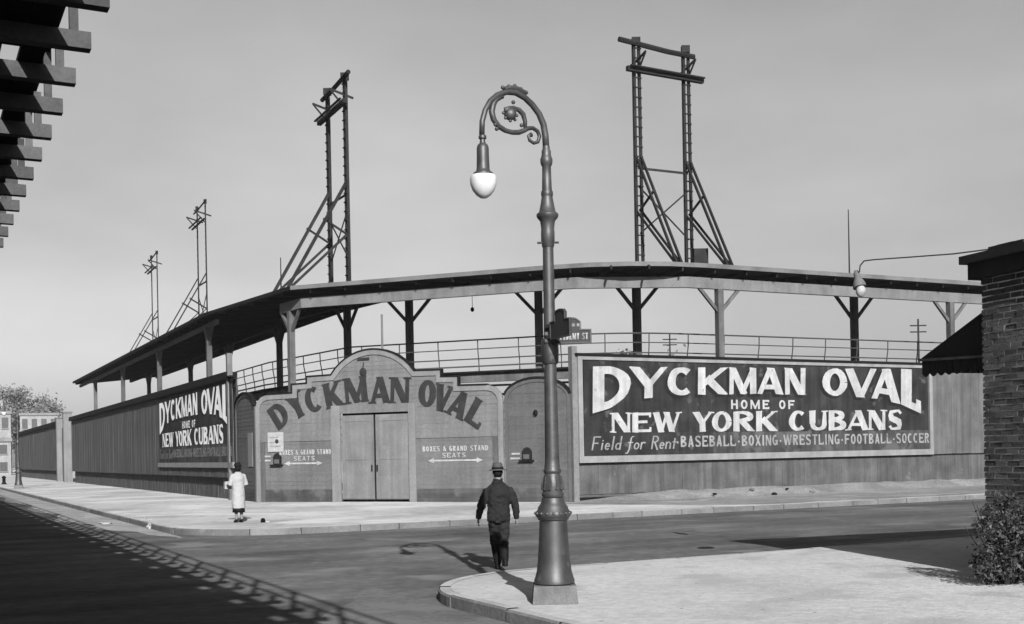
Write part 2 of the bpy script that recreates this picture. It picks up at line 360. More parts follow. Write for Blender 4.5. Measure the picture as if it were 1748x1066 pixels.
# ------------------------------------------------------------------ lettering: a stroke alphabet cut to the line
def clip_y(poly, lo, hi):
    def half(p, y, keep_above):
        out = []
        for i in range(len(p)):
            a, b = p[i - 1], p[i]
            ia = (a[1] >= y) if keep_above else (a[1] <= y); ib = (b[1] >= y) if keep_above else (b[1] <= y)
            if ia != ib:
                t = (y - a[1]) / (b[1] - a[1]); out.append((a[0] + t * (b[0] - a[0]), y))
            if ib: out.append(b)
        return out
    p = half(poly, lo, True)
    return half(p, hi, False) if len(p) > 2 else []
def arc(cx, cy, rx, ry, a0, a1, T, t, n=18):
    out = []
    for i in range(n + 1):
        q = R(a0 + (a1 - a0) * i / n); c, s = math.cos(q), math.sin(q)
        out.append((cx + rx * c, cy + ry * s, t + (T - t) * abs(c) ** 1.3))
    return out
def glyph(ch, r, T, t):
    i, j = T / 2, t / 2
    ln = lambda x0, y0, x1, y1, w: [(x0, y0, w), (x1, y1, w)]
    dg = lambda x0, y0, x1, y1, w: [(x0 - (x1 - x0) * .12, y0 - (y1 - y0) * .12, w), (x1 + (x1 - x0) * .12, y1 + (y1 - y0) * .12, w)]
    m = r / 2; O = lambda a0, a1, c=.5, ry=.5, x0=0, x1=None: arc((x0 + (x1 or r)) / 2, c, ((x1 or r) - x0) / 2 - i, ry - j, a0, a1, T, t)
    bow = lambda c, h, x1: [(0, c + h - j, t)] + arc(r * .4, c, x1 - r * .4 - i, h - j, 90, -90, T, t, 12) + [(0, c - h + j, t)]
    G = {
     'A': ([dg(j * 1.2, 0, m, 1, t), dg(m, 1, r - i * 1.15, 0, T), ln(.2 * r, .28, .8 * r, .28, t)], [(j * 1.2, 0), (r - i * 1.15, 0)]),
     'B': ([ln(i, 0, i, 1, T), bow(.76, .24, r * .92), bow(.27, .27, r)], []),
     'C': ([O(48, 312)], []),
     'D': ([ln(i, 0, i, 1, T), bow(.5, .5, r)], []),
     'E': ([ln(i, 0, i, 1, T), ln(0, 1 - j, r, 1 - j, t), ln(0, .52, r * .8, .52, t), ln(0, j, r, j, t), ln(r - j * .7, .75, r - j * .7, 1, t * .7), ln(r - j * .7, 0, r - j * .7, .25, t * .7)], []),
     'F': ([ln(i, 0, i, 1, T), ln(0, 1 - j, r, 1 - j, t), ln(0, .5, r * .8, .5, t)], []),
     'G': ([O(48, 340), ln(r - i, 0.05, r - i, .45, T), ln(r * .55, .45, r, .45, t)], []),
     'H': ([ln(i, 0, i, 1, T), ln(r - i, 0, r - i, 1, T), ln(0, .5, r, .5, t)], []),
     'I': ([ln(m, 0, m, 1, T)], [(m, 0), (m, 1)]),
     'K': ([ln(i, 0, i, 1, T), dg(i, .33, r - i * .9, 1, t), dg(r * .35, .56, r - i * 1.1, 0, T)], [(i, 0), (i, 1), (r - i, 1), (r - i, 0)]),
     'L': ([ln(i, 0, i, 1, T), ln(0, j, r, j, t), ln(r - j * .7, 0, r - j * .7, .28, t * .7)], [(i, 1)]),
     'M': ([ln(j, 0, j, 1, t), dg(i * .8, 1, m, .1, T), dg(r - i * .8, 1, m, .1, t), ln(r - i, 0, r - i, 1, T)], [(j, 0), (r - i, 0), (r - i, 1), (j, 1)]),
     'N': ([ln(j, 0, j, 1, t), dg(i * .9, 1, r - i * .9, 0, T), ln(r - j, 0, r - j, 1, t)], [(j, 0), (j, 1), (r - j, 1)]),
     'O': ([O(0, 360)], []),
     'R': ([ln(i, 0, i, 1, T), bow(.74, .26, r * .94), dg(r * .42, .5, r - i * 1.1, 0, T)], [(i, 0), (r - i, 0)]),
     'S': ([[(r - j, .8, t), (r * .72, .95, t), (m, 1 - j, t), (r * .2, .9, T * .7), (i * .9, .74, T * .85), (r * .25, .59, T), (m, .5, T), (r * .76, .4, T), (r - i * .9, .25, T * .85), (r * .78, .09, T * .7), (m, j, t), (r * .25, .05, t), (j, .2, t)]], []),
     'T': ([ln(m, 0, m, 1, T), ln(0, 1 - j, r, 1 - j, t)], [(m, 0)]),
     'U': ([[(i, 1, T), (i, .35, T)] + arc(m, .35, m - i, .35 - j, 180, 360, T * .8, t, 12) + [(r - i, 1, t)]], [(i, 1), (r - i, 1)]),
     'V': ([dg(i * 1.15, 1, m, 0, T), dg(r - j * 1.2, 1, m, 0, t)], [(i * 1.15, 1), (r - j * 1.2, 1)]),
     'W': ([dg(i, 1, r * .3, 0, T), dg(r * .52, 1, r * .3, 0, t), dg(r * .48, 1, r * .7, 0, T), dg(r - j, 1, r * .7, 0, t)], [(i, 1), (m, 1), (r - j, 1)]),
     'X': ([dg(i, 1, r - i, 0, T), dg(r - j, 1, j, 0, t)], []),
     'Y': ([dg(i * 1.1, 1, m, .42, T), dg(r - j * 1.2, 1, m, .42, t), ln(m, 0, m, .5, T)], [(i * 1.1, 1), (r - j, 1), (m, 0)]),
     '&': ([[(r, 0, t), (r * .25, .72, T), (r * .35, .95, t), (r * .6, .85, t), (r * .5, .62, t), (r * .1, .3, T), (r * .3, .05, t), (r * .7, .12, t), (r * .95, .5, t)]], []),
     '.': ([ln(m - .09, .42, m + .09, .42, .18)], []),
     'i': ([ln(m, 0, m, .52, T), ln(m - .05, .68, m + .05, .68, .1)], []),
     'e': ([arc(m, .26, m - i, .26 - j, 0, 320, T, t), ln(0.05, .27, r - .03, .27, t)], []),
     'l': ([ln(m, 0, m, 1, T)], []), 'd': ([arc(m, .26, m - i, .26 - j, 0, 360, T, t), ln(r - i, 0, r - i, 1, T)], []),
     'f': ([[(r, .92, t), (r * .75, 1, t), (r * .5, .85, T), (r * .42, .0, T), (r * .2, -.25, T), (-.1, -.28, t)], ln(0, .52, r, .52, t)], []),
     'o': ([arc(m, .26, m - i, .26 - j, 0, 360, T, t)], []), 'r': ([ln(i, 0, i, .54, T), [(i, .35, t), (m, .52, t), (r, .48, T)]], []),
     'n': ([ln(i, 0, i, .54, T), [(i, .36, t), (m, .53, t), (r - i, .4, T), (r - i, 0, T)]], []), 't': ([ln(m, 0, m, .8, T), ln(0, .52, r, .52, t)], []),
    }
    return G[ch]
def letter_mesh(mb, ch, r, T, t, fn, serif=0., dep=.002, lowclip=0., wob=0.):
    """fn maps (u 0..1, v 0..1) to wall (x, z); pieces step out by dep so none share a plane"""
    st, sf = glyph(ch, r, T, t); k = [0]
    def put(poly):
        poly = clip_y(poly, lowclip, 1.0)
        if len(poly) < 3: return
        k[0] += 1; y = -dep - .0006 * k[0]
        b = len(mb.v)
        for x, z in poly:
            X, Z = fn(x / r, z); mb.v.append((X + .012 * math.sin(8.3 * Z + 3.1 * X) * min(1, wob), y, Z + .012 * math.sin(6.7 * X + 2.3 * Z) * min(1, wob)))
        mb.f.append(tuple(range(b, b + len(poly))))
    for pl in st:
        L_ = []; Rr = []
        for a in range(len(pl)):
            p0 = pl[max(a - 1, 0)]; p1 = pl[min(a + 1, len(pl) - 1)]
            if pl[0][:2] == pl[-1][:2] and len(pl) > 4:
                if a == 0: p0 = pl[-2]
                if a == len(pl) - 1: p1 = pl[1]
            dx, dy = p1[0] - p0[0], p1[1] - p0[1]; q = math.hypot(dx, dy) or 1
            nx, ny = -dy / q * pl[a][2] / 2, dx / q * pl[a][2] / 2
            L_.append((pl[a][0] + nx, pl[a][1] + ny)); Rr.append((pl[a][0] - nx, pl[a][1] - ny))
        if len(pl) == 2: put([L_[0], L_[1], Rr[1], Rr[0]])
        else:
            k0 = k[0]
            for a in range(len(pl) - 1):
                put([L_[a], L_[a + 1], Rr[a + 1], Rr[a]]); k[0] = k0
            k[0] = k0 + 1
    if serif:
        for x, y in sf:
            y0 = 0 if y < .5 else 1 - serif * .55
            put([(x - serif * 1.35, y0), (x + serif * 1.35, y0), (x + serif * 1.35, y0 + serif * .55), (x - serif * 1.35, y0 + serif * .55)])
def text_line(parent, name, txt, m, x0, x1, z0, z1, T=.2, t=.14, serif=0., dep=.004, widths=None, gap=.18, shear=0., drop=0., lowclip=0., y0=0.):
    """small lettering painted as one line; drop tilts the line"""
    wd = {'I': .3, 'i': .3, 'l': .28, '.': .4, ' ': .42, 'M': .95, 'W': 1.1, 'f': .5, 't': .4, 'r': .45, 'e': .5, 'n': .55, 'o': .55, 'd': .55}
    h = z1 - z0; ws = [wd.get(c, .68) for c in txt]; tot = sum(ws) + gap * (len(txt) - 1); sx = (x1 - x0) / (tot * h)
    x = x0
    for c, q in zip(txt, ws):
        ww = q * h * sx
        if c != ' ':
            mb = MB(); letter_mesh(mb, c, ww / h, T, t, lambda u, v, x=x, ww=ww: (x + u * ww + shear * v * h, z0 + v * h + drop * (x - x0) / (x1 - x0)), serif, dep, lowclip)
            o = mb.build(name, m, parent); o.location.y = y0
        x += ww + gap * h * sx

# ------------------------------------------------------------------ billboards
def interp(tab, x):
    for (a, b), (c, d) in zip(tab, tab[1:]):
        if a <= x <= c: return b + (d - b) * (x - a) / (c - a)
    return tab[0][1] if x < tab[0][0] else tab[-1][1]
TOPPX = [(1000, 626), (1580, 631)]
BOTPX = [(1010, 706), (1030, 700), (1050, 693), (1075, 683), (1137, 677), (1190, 674.5), (1290, 673), (1373, 674.5), (1446, 677), (1495, 681), (1536, 690), (1555, 696), (1572, 706)]
HEAD = [('D', 1010, 1075), ('Y', 1073, 1138), ('C', 1138, 1186), ('K', 1190, 1241), ('M', 1244, 1290), ('A', 1291, 1337), ('N', 1339, 1374), ('O', 1403, 1446), ('V', 1441, 1496), ('A', 1486, 1538), ('L', 1538, 1572)]
NYC = [('N', 1042, 1074), ('E', 1078, 1110), ('W', 1113, 1160), ('Y', 1181, 1215), ('O', 1214, 1248), ('R', 1251, 1287), ('K', 1290, 1326), ('C', 1346, 1379), ('U', 1381, 1412), ('B', 1414, 1444), ('A', 1445, 1483), ('N', 1483, 1511), ('S', 1516, 1540)]
def billboard(label, loc, rz, length, ink, framed):
    t = thing('billboard', label, 'billboard', loc, rz, 'painted billboards on the ball park fence')
    X0, X1, Z0, Z1 = .02, length, 1.55, 5.42; fw = .24
    k = 6; pw = (X1 - X0 - 2 * fw) / k
    for i in range(k):
        a = X0 + fw + i * pw
        MB().box(a + .004, a + pw - .004, .0 + .006 * (i % 2), .05, Z0 + fw + .82, Z1 - .15).build('panel', 'sign', t)
        MB().box(a + .004, a + pw - .004, .002 + .006 * (i % 2), .05, Z0 + fw, Z0 + fw + .815).build('lower_panel', 'signlow' if i > 1 else 'sign', t)
    MB().box(X0, X1, -.05, .05, Z0, Z0 + fw - .002).build('bottom_frame', 'signframe', t)
    MB().box(X0, X1, -.05, .05, Z1 - .148, Z1).build('top_frame', 'signframe' if framed else 'coping', t)
    if framed:
      for a in (X0, X1 - fw + .05): MB().box(a, a + fw - .05, -.045, .05, Z0 + fw, Z1 - .15).build('side_frame', 'signframe', t)
    MB().box(X0 - .1, X1 + .1, -.12, .08, Z1 + .004, Z1 + .08).build('cap_board', 'coping', t)
    sc = (length) / 18.1
    def P(px, py):
        s, z = onwall(RW, px, py); return (s - .2) * sc, z
    for ch, a, b in HEAD:
        def fn(u, v, a=a, b=b):
            px = a + u * (b - a); yb = interp(BOTPX, px); yt = interp(TOPPX, px)
            return P(px, yb + (yt - yb) * v)
        r = (b - a) / (interp(TOPPX, a) * -1 + interp(BOTPX, (a + b) / 2))
        T = .275 if ch != 'M' else .245; tt = .18 if ch != 'M' else .16
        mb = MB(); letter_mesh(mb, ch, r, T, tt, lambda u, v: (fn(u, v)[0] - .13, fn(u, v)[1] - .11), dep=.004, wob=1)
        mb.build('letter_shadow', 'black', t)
        mb = MB(); letter_mesh(mb, ch, r, T, tt, fn, dep=.02, wob=1); mb.build('letter', ink, t)
    for ch, a, b in NYC:
        def fn(u, v, a=a, b=b):
            px = a + u * (b - a); f = (px - 1042) / 498
            return P(px, 739 - 5 * f + (-34) * v)
        mb = MB(); letter_mesh(mb, ch, (b - a) / 34., .3, .14, fn, serif=.12, dep=.012, wob=1); mb.build('letter', ink, t)
    q = lambda px, py: P(px, py)
    a, b = q(1247, 697), q(1356, 696)
    text_line(t, 'letter', 'HOME OF', ink, a[0], b[0], 3.5, 3.86, .26, .2, dep=.012, gap=.3)
    a, b = q(993, 0), q(1137, 0)
    text_line(t, 'letter', 'Field for Rent', 'faint', a[0], b[0], 2.0, 2.5, .13, .09, dep=.012, gap=.1, shear=.22, lowclip=-.3)
    a, b = q(1138, 0), q(1572, 0)
    text_line(t, 'letter', '.BASEBALL.BOXING.WRESTLING.FOOTBALL.SOCCER', 'faint', a[0], b[0], 2.06, 2.48, .2, .16, dep=.012, gap=.16)
    return t

# ------------------------------------------------------------------ cross street fence (right)
fr = thing('board_fence', 'weathered vertical board fence along the cross street behind the large billboard', 'fence', (WO.x, WO.y, 0), ang(U))
bwid = .29
me_lo = MB().box(0, bwid - .004, .06, .1, .4, 1.52).mesh('board', 'fence')
me_up = MB().box(0, bwid - .005, .0, .04, 1.58, 5.4).mesh('board', 'fenceu')
rb = random.Random(5)
for i in range(104):
    inst(me_lo, 'board', fr, (.25 + i * bwid, rb.uniform(0, .012), rb.uniform(-.015, .01)))
for i in range(42):
    inst(me_up, 'board', fr, (18.32 + i * bwid, rb.uniform(0, .012), rb.uniform(-.02, .0)))
MB().box(.25, 30.4, .105, .16, .3, 5.38).build('backing', 'deck', fr)
MB().box(18.3, 30.4, -.06, .06, 5.41, 5.5).build('cap_board', 'coping', fr)
MB().box(.25, 30.4, .02, .103, 1.522, 1.575).build('ledge', 'coping', fr)
MB().box(.0, .22, -.06, .2, .1, 5.75).build('corner_post', 'gate', fr)
billboard('large dark billboard right of the gate facing the cross street', (WO.x + U.x * .2 - V.x * .07, WO.y + U.y * .2 - V.y * .07, 0), ang(U), 18.0, 'white', True)

# ------------------------------------------------------------------ El street fences (left)
def long_fence(name, label, o, length, boards0, boards1):
    t = thing(name, label, 'fence', (o.x, o.y, 0), ang(-D))
    mb = MB(); x = boards0; rr = random.Random(int(length))
    while x < boards1:
        w_ = min(.24, boards1 - x); y = -.22 + rr.uniform(-.012, .012); mb.box(x + .004, x + w_ - .004, y, y + .05, 1.12, 5.36); x += .24
    tag(mb.build('board_panel', 'fencel', t), kind='stuff')
    mb = MB(); x = 0
    while x < length:
        y = rr.uniform(-.012, .012); mb.box(x + .004, x + .28, y, y + .04, .1, 1.3); x += .285
    tag(mb.build('base_boards', 'fence', t), kind='stuff')
    MB().box(0, length, .05, .1, .1, 5.5).build('backing', 'deck', t)
    MB().box(0, length, -.165, .04, 1.14, 1.2).build('underside', 'coping', t)
    MB().box(-.05, length, -.42, .1, 5.38, 5.7).build('coping', 'coping', t)
    return t
lf = long_fence('board_fence', 'long dark board fence beside the El street, between gate wing and tall posts', FL, 55, 0, 55)
MB().box(54.8, 55.06, -.34, -.12, .1, 6.5).build('end_post', 'beam', lf)
lo_ = FL - N * .29; s0_ = onwall((lo_, -D), 270, 740)[0]; s1_ = onwall((lo_, -D), 398, 740)[0]; lp = lo_ - D * s0_
billboard('foreshortened dark billboard on the long fence left of the gate', (lp.x, lp.y, 0), ang(-D), s1_ - s0_, 'litwhite', False)
fo = FL + D * 59
ff = long_fence('board_fence', 'far stretch of dark board fence at the left edge, behind the distant lamp', fo, 50, 0, 50)
for k, (s, h) in enumerate(((50.2, 5.9), (55.5, 6.2))):
    p = fo - D * s; o = thing('fence_post', ('pale tall gate post ending the far fence', 'pale tall gate post ending the long dark fence')[k], 'post', (p.x, p.y, 0), ang(-D), 'posts of the side gate')
    MB().box(-.35, .35, -.5, .2, 0, h).build('shaft', 'trim', o); MB().box(-.42, .42, -.57, .27, h, h + .12).build('cap', 'beam', o)
p = fo - D * 53; o = thing('side_gate', 'plain weathered side gate between two pale posts', 'gate', (p.x, p.y, 0), ang(-D))
for i in range(7): MB().box(-2.0 + i * .6, -1.42 + i * .6, -.1, -.04, .2, 5.0).build('board', 'fence', o)

# ------------------------------------------------------------------ entrance gate
HW = 5.55
OUT = [(-5.55, .16), (-5.55, 3.98), (-5.46, 4.22), (-5.25, 4.42), (-4.95, 4.5), (-3.72, 4.52), (-3.72, 4.86), (-3.0, 4.88), (-3.0, 5.14), (-1.86, 5.16)]
for i in range(1, 14):
    a = math.pi * (.81 - (.62) * i / 14)
    OUT.append((1.86 * math.cos(a) / math.cos(math.pi * .19), 5.16 + (math.sin(a) - math.sin(math.pi * .19)) / (1 - math.sin(math.pi * .19)) * .92))
OUT += [(1.86, 5.16), (3.0, 5.14), (3.0, 4.88), (3.72, 4.86), (3.72, 4.52), (4.95, 4.5), (5.25, 4.42), (5.46, 4.22), (5.55, 3.98), (5.55, .16)]
def half_width(z, tab):
    w_ = 0
    for (x0, z0), (x1, z1) in zip(tab, tab[1:]):
        if min(z0, z1) <= z <= max(z0, z1):
            w_ = max(w_, abs(x0) if z0 == z1 else abs(x0 + (x1 - x0) * (z - z0) / (z1 - z0)))
    return w_
gc = GO + GU * HW
gt = thing('entrance_gate', 'pale scalloped wooden entrance front with arched dark lettering and double doors', 'gate', (gc.x, gc.y, 0), ang(GU))
RH = .165; z = .16; row = 0; rg = random.Random(9)
def board_row(parent, xa0, xb0, xa1, xb1, z0, z1, m, y=0.):
    tl = .008; j = rg.uniform(-.003, .003)
    MB().hexa([(xa0, y - tl + j, z0 + .0015), (xb0, y - tl + j, z0 + .0015), (xb0, y + .03, z0 + .0015), (xa0, y + .03, z0 + .0015),
               (xa1, y + j, z1 - .0015), (xb1, y + j, z1 - .0015), (xb1, y + .03, z1 - .0015), (xa1, y + .03, z1 - .0015)]).build('board', m, parent)
LT = OUT[:len(OUT) // 2 + 1]
while z < 6.02:
    z1 = min(z + RH, 6.06); zm = z + .012; zt = z1 - .012
    w0, w1 = half_width(zm, LT) - .05, half_width(zt, LT) - .05
    for zs in (4.52, 4.88, 5.15):
        if z < zs < z1: w0 = w1 = min(w0, w1)
    m = 'foot' if z < .55 else ('dado' if z < 2.6 else 'gate')
    if z < 3.62:
        for sg in (-1, 1):
            a, b = (-w0, -1.62) if sg < 0 else (1.66, w0)
            a1, b1 = (-w1, -1.62) if sg < 0 else (1.66, w1)
            board_row(gt, a, b, a1, b1, z, z1, m)
    elif w0 > .1: board_row(gt, -w0, w0, -w1, w1, z, z1, m)
    z = z1
MB().prism([(x * .985, min(zz, 6.08) - (.03 if zz > 1 else 0)) for x, zz in OUT], .035, .12).build('backing', 'deck', gt) if 0 else None
def strip(path, w_, y0, y1, side=1):
    """moulding of width w_ following an outline in x,z"""
    mb = MB(); n = len(path); inner = []
    for i in range(n):
        d0 = Vector(path[i]) - Vector(path[max(i - 1, 0)]); d1 = Vector(path[min(i + 1, n - 1)]) - Vector(path[i])
        if d0.length == 0: d0 = d1
        if d1.length == 0: d1 = d0
        d0.normalize(); d1.normalize(); n0 = Vector((d0.y, -d0.x)); n1 = Vector((d1.y, -d1.x)); b = (n0 + n1).normalized(); c = max(.45, b.dot(n0))
        inner.append(Vector(path[i]) + b * (w_ / c) * side)
    for i in range(n - 1):
        a, b, c, d = path[i], path[i + 1], inner[i + 1], inner[i]
        mb.hexa([(a[0], y0, a[1]), (b[0], y0, b[1]), (c[0], y0, c[1]), (d[0], y0, d[1]), (a[0], y1, a[1]), (b[0], y1, b[1]), (c[0], y1, c[1]), (d[0], y1, d[1])])
    return mb
strip(OUT, .2, -.05, .06).build('edge_moulding', 'trim', gt)
strip([(x * 1.0, zz + (.0)) for x, zz in OUT[4:-4]], .05, -.09, .1, -1).build('coping', 'coping', gt)
MB().box(-1.62 - .3, -1.62 + .1, -.04, .05, .16, 3.95).build('door_jamb', 'trim', gt)
MB().box(1.56, 1.56 + .3, -.04, .05, .16, 3.95).build('door_jamb', 'trim', gt)
MB().box(-1.515, 1.555, -.042, .05, 3.63, 3.95).build('lintel', 'gate', gt)
for sg, a, b in ((-1, -1.5, -.05), (1, .05, 1.54)):
    dr = MB().box(a, b, .05, .1, .26, 3.55).build('door', 'door', gt)
    for zz in (.3, 1.8, 3.3): MB().box(a + .04, b - .04, .035, .049, zz, zz + .14).build('rail', 'door', dr)
    for xx in (a + .04, b - .18): MB().box(xx, xx + .14, .033, .0495, .445, 3.295).build('stile', 'door', dr)
    MB().box(-.02 + sg * .12, .02 + sg * .12, -.01, .03, 1.35, 1.6).build('handle', 'coping', dr)
MB().box(-1.6, 1.6, .3, .34, .1, 3.8).build('doorway_shade', 'black', gt)  # black sheet painting the shade seen in the gaps around the doors
for a, b in ((-5.3, -1.93), (1.87, 5.3)):
    MB().box(a, b, -.035, .02, 2.585, 2.66).build('dado_rail', 'gate', gt)
for a in (-5.33, 5.13): MB().box(a, a + .2, -.042, .04, .16, 2.58).build('pilaster', 'wing', gt)
for a, h in ((-5.35, 3.9), (5.15, 3.9)): pass
# ball and crescent ornament painted over the lettering
MB().ball((-.42, -.02, 5.22), .16, .03, .17).build('ornament', 'glet', gt, smooth=True)
MB().tube([(-.42, -.03, 5.35), (-.38, -.03, 5.6)], .025).build('ornament_stem', 'glet', gt)
MB().box(-.66, -.14, -.05, .02, 5.68, 5.78).build('ornament_bar', 'glet', gt)
def gpt(px, py):
    s, z = onwall(GATE, px, py); return s - HW, z
for ch, px, py, rot, wd in (('D', 477, 709, 35, .78), ('Y', 507, 693, 27, .72), ('C', 536, 682, 17, .82), ('K', 570, 674, 11, .85), ('M', 608, 666, 5, 1.02), ('A', 649, 666, 1, .92), ('N', 683, 667, -3, .82),
                            ('O', 730, 672, -6, .78), ('V', 756, 680, -14, .78), ('A', 784, 691, -26, .82), ('L', 815, 706, -33, .72)):
    cx, cz = gpt(px, py); h = 1.02; c, s_ = math.cos(R(rot)), math.sin(R(rot))
    def fn(u, v, cx=cx, cz=cz, c=c, s_=s_, wd=wd):
        a, b = (u - .5) * wd, (v - .5) * h; return cx + a * c - b * s_, cz + a * s_ + b * c
    mb = MB(); letter_mesh(mb, ch, wd / h, .29, .17, fn, serif=.13, dep=.024); mb.build('letter', 'glet', gt)
for pa, pb, py in ((478, 566, 773), (722, 834, 767)):
    a, z_ = gpt(pa, py); b, _ = gpt(pb, py)
    text_line(gt, 'letter', 'BOXES & GRAND STAND', 'white', a, b, z_ - .1, z_ + .1, .22, .17, dep=.03)
    c = (a + b) / 2
    text_line(gt, 'letter', 'SEATS', 'white', c - .55, c + .45, z_ - .34, z_ - .16, .22, .17, dep=.03)
    mb = MB(); za = z_ - .45; hw = .95 if pa > 600 else .7; o_ = .0 if pa > 600 else -.1; y = -.03
    mb.quad((c + o_ - hw, y, za - .035), (c + o_ + hw, y, za - .035), (c + o_ + hw, y, za + .035), (c + o_ - hw, y, za + .035))
    for sg in (-1, 1): mb.add([(c + o_ + sg * (hw + .22), y - .001, za), (c + o_ + sg * (hw - .05), y - .001, za + .1), (c + o_ + sg * (hw - .05), y - .001, za - .1)], [(0, 1, 2)])
    mb.build('arrow_line', 'white', gt)
def ticket_window(parent, x, z0, y=-.03):
    o = MB().prism([(x - .2, z0), (x + .2, z0), (x + .2, z0 + .3), (x + .12, z0 + .42), (x, z0 + .46), (x - .12, z0 + .42), (x - .2, z0 + .3)], y, y + .05).build('ticket_window', 'black', parent)
    MB().box(x - .28, x + .28, y - .12, y + .02, z0 - .06, z0 - .005).build('ledge', 'coping', o)
    MB().box(x - .14, x + .1, y - .012, y - .004, z0 + .03, z0 + .2).build('shutter', 'wing', o)
x_, z_ = gpt(474, 792); ticket_window(gt, x_, 1.68)
for dz in (0, .17): MB().box(x_ - .85 + dz * .6, x_ - .32, -.034, -.02, 1.8 + dz, 1.87 + dz).build('price_mark', 'white', gt)
a, z_ = gpt(459, 772); b, z2 = gpt(485, 738)
po = thing('poster', 'white paper poster stuck on the gate left of the doors', 'poster', (gc.x + GU.x * (a + b) / 2, gc.y + GU.y * (a + b) / 2, z_), ang(GU))
MB().box((a - b) / 2, (b - a) / 2, -.06, -.045, 0, z2 - z_).build('sheet', 'paper', po)
for q in (.2, .36, .56): MB().box((a - b) / 2 + .08, (b - a) / 2 - .08 - q * .3, -.064, -.061, q, q + .05).build('print_line', 'faint', po)
MB().ball((.06, -.06, .42), .09, .01, .09).build('print_spot', 'glet', po)

# arched wings on both sides of the gate
def wing(name, label, loc, rz, length, m, base):
    t = thing(name, label, 'wall', loc, rz, 'arched wings beside the gate')
    h = length / 2; rise = .75; zs = 3.92
    tab = [(-h, base), (-h, zs)] + [(-h * math.cos(math.pi / 2 * i / 8) if i else -h, zs + rise * math.sin(math.pi / 2 * i / 8)) for i in range(1, 9)]
    z = base
    while z < zs + rise - .06:
        z1 = z + RH; w0, w1 = half_width(z + .01, tab) - .04, max(.05, half_width(min(z1, zs + rise - .01), tab) - .04)
        board_row(t, -w0, w0, -w1, w1, z, z1, 'foot' if z < .5 else m, 0); z = z1
    full = tab + [(-x, zz) for x, zz in tab[::-1][1:]]
    strip(full, .14, -.04, .05).build('edge_moulding', m, t)
    strip(full[2:-2], .06, -.1, .08, -1).build('coping', 'coping', t)
    MB().box(-h - .02, -h + .12, .06, .2, base, zs + .3).build('stud', 'deck', t); MB().box(h - .12, h + .02, .06, .2, base, zs + .3).build('stud', 'deck', t)
    return t
rc = GO + GU * (11.14 + 1.33)
wr = wing('gate_wing', 'pale arched wall panel with ticket window between gate and large billboard', (rc.x, rc.y, 0), ang(GU), 2.62, 'wing', .16)
s_, z_ = onwall(GATE, 900, 785); ticket_window(wr, s_ - 12.47, 1.7)
for dz in (0, .17): MB().box(s_ - 12.47 - .66 + dz * .3, s_ - 12.47 - .28, -.034, -.02, 1.72 + dz, 1.79 + dz).build('price_mark', 'white', wr)
MB().ball((-.05, -.06, 3.4), .09, .06, .12).build('bell', 'coping', wr, smooth=True)
lc = GO + D * 1.65 - N * .02
wl = wing('gate_wing', 'narrow shaded arched wall panel between gate and left billboard', (lc.x, lc.y, 0), ang(-D), 3.2, 'wing', .16)
MB().box(.5, 1.2, -.04, -.02, 1.6, 3.0).build('notice', 'trim', wl)
# mast over the gate
a = ray(641, 570)[0]; s, _ = onwall(GATE, 641, 570); p = GO + GU * s + Vector((-GU.y, GU.x)) * .5
fm = thing('flag_mast', 'short thin bare mast rising behind the arched gate top', 'mast', (p.x, p.y, 0))
MB().tube([(0, 0, .1), (0, 0, onwall(((p.x, p.y), GU), 641, 538)[1])], [.06, .04]).build('pole', 'beam', fm)
MB().box(-.08, .08, -.08, .08, .1, .5).build('foot', 'deck', fm)

# ------------------------------------------------------------------ grandstand
E_ = [Vector(p) for p in ((-39.5, 105.8), (-15.0, 57.8), (-9.16, 49.27), (4.66, 43.91), (4.66 + 58 * math.cos(R(26.6)), 43.91 + 58 * math.sin(R(26.6))))]
def offs(d, pts=E_):
    out = []
    for i, p in enumerate(pts):
        a = (p - pts[i - 1]).normalized() if i else (pts[1] - p).normalized(); b = (pts[i + 1] - p).normalized() if i < len(pts) - 1 else a
        na, nb = Vector((-a.y, a.x)), Vector((-b.y, b.x)); m_ = (na + nb).normalized(); out.append(p + m_ * (d / m_.dot(na)))
    return out
SLOPE = .11; EZ = 9.0; BACK = 5.0; DEEP = 7.6
gs = thing('grandstand', 'open timber grandstand with flat dark roof on braced posts behind the fences', 'grandstand', (E_[2].x, E_[2].y, 0))
def v3(p, z): return (p.x, p.y, z)
_a = E_[3] + (E_[2] - E_[3]).normalized() * 3.4; _b = E_[3] + (E_[4] - E_[3]).normalized() * 3.4
ER = E_[:3] + [_a * (1 - t) ** 2 + E_[3] * 2 * t * (1 - t) + _b * t * t for t in (0, .25, .5, .75, 1)] + E_[4:]      # roof edge eased round the bend
A0, A1 = offs(0, ER), offs(DEEP, ER)
for i in range(len(ER) - 1):
    z1 = EZ + SLOPE * DEEP
    MB().hexa([v3(A0[i], EZ), v3(A0[i + 1], EZ), v3(A1[i + 1], z1), v3(A1[i], z1), v3(A0[i], EZ + .1), v3(A0[i + 1], EZ + .1), v3(A1[i + 1], z1 + .1), v3(A1[i], z1 + .1)]).build('roof_panel', 'roof', gs, world=True)
    b0 = offs(-.05, ER)
    MB().hexa([v3(b0[i], EZ - .01), v3(b0[i + 1], EZ - .01), v3(A0[i + 1], EZ - .01), v3(A0[i], EZ - .01), v3(b0[i], EZ + .16), v3(b0[i + 1], EZ + .16), v3(A0[i + 1], EZ + .16), v3(A0[i], EZ + .16)]).build('eave_board', 'eave' if i > 1 else 'coping', gs, world=True)
def run(path, d0, d1, z0, z1, name, m, cut=None):
    a, b = offs(d0, path), offs(d1, path)
    for i in range(len(path) - 1):
        MB().hexa([v3(a[i], z0), v3(a[i + 1], z0), v3(b[i + 1], z0), v3(b[i], z0), v3(a[i], z1), v3(a[i + 1], z1), v3(b[i + 1], z1), v3(b[i], z1)]).build(name, m, gs, world=True)
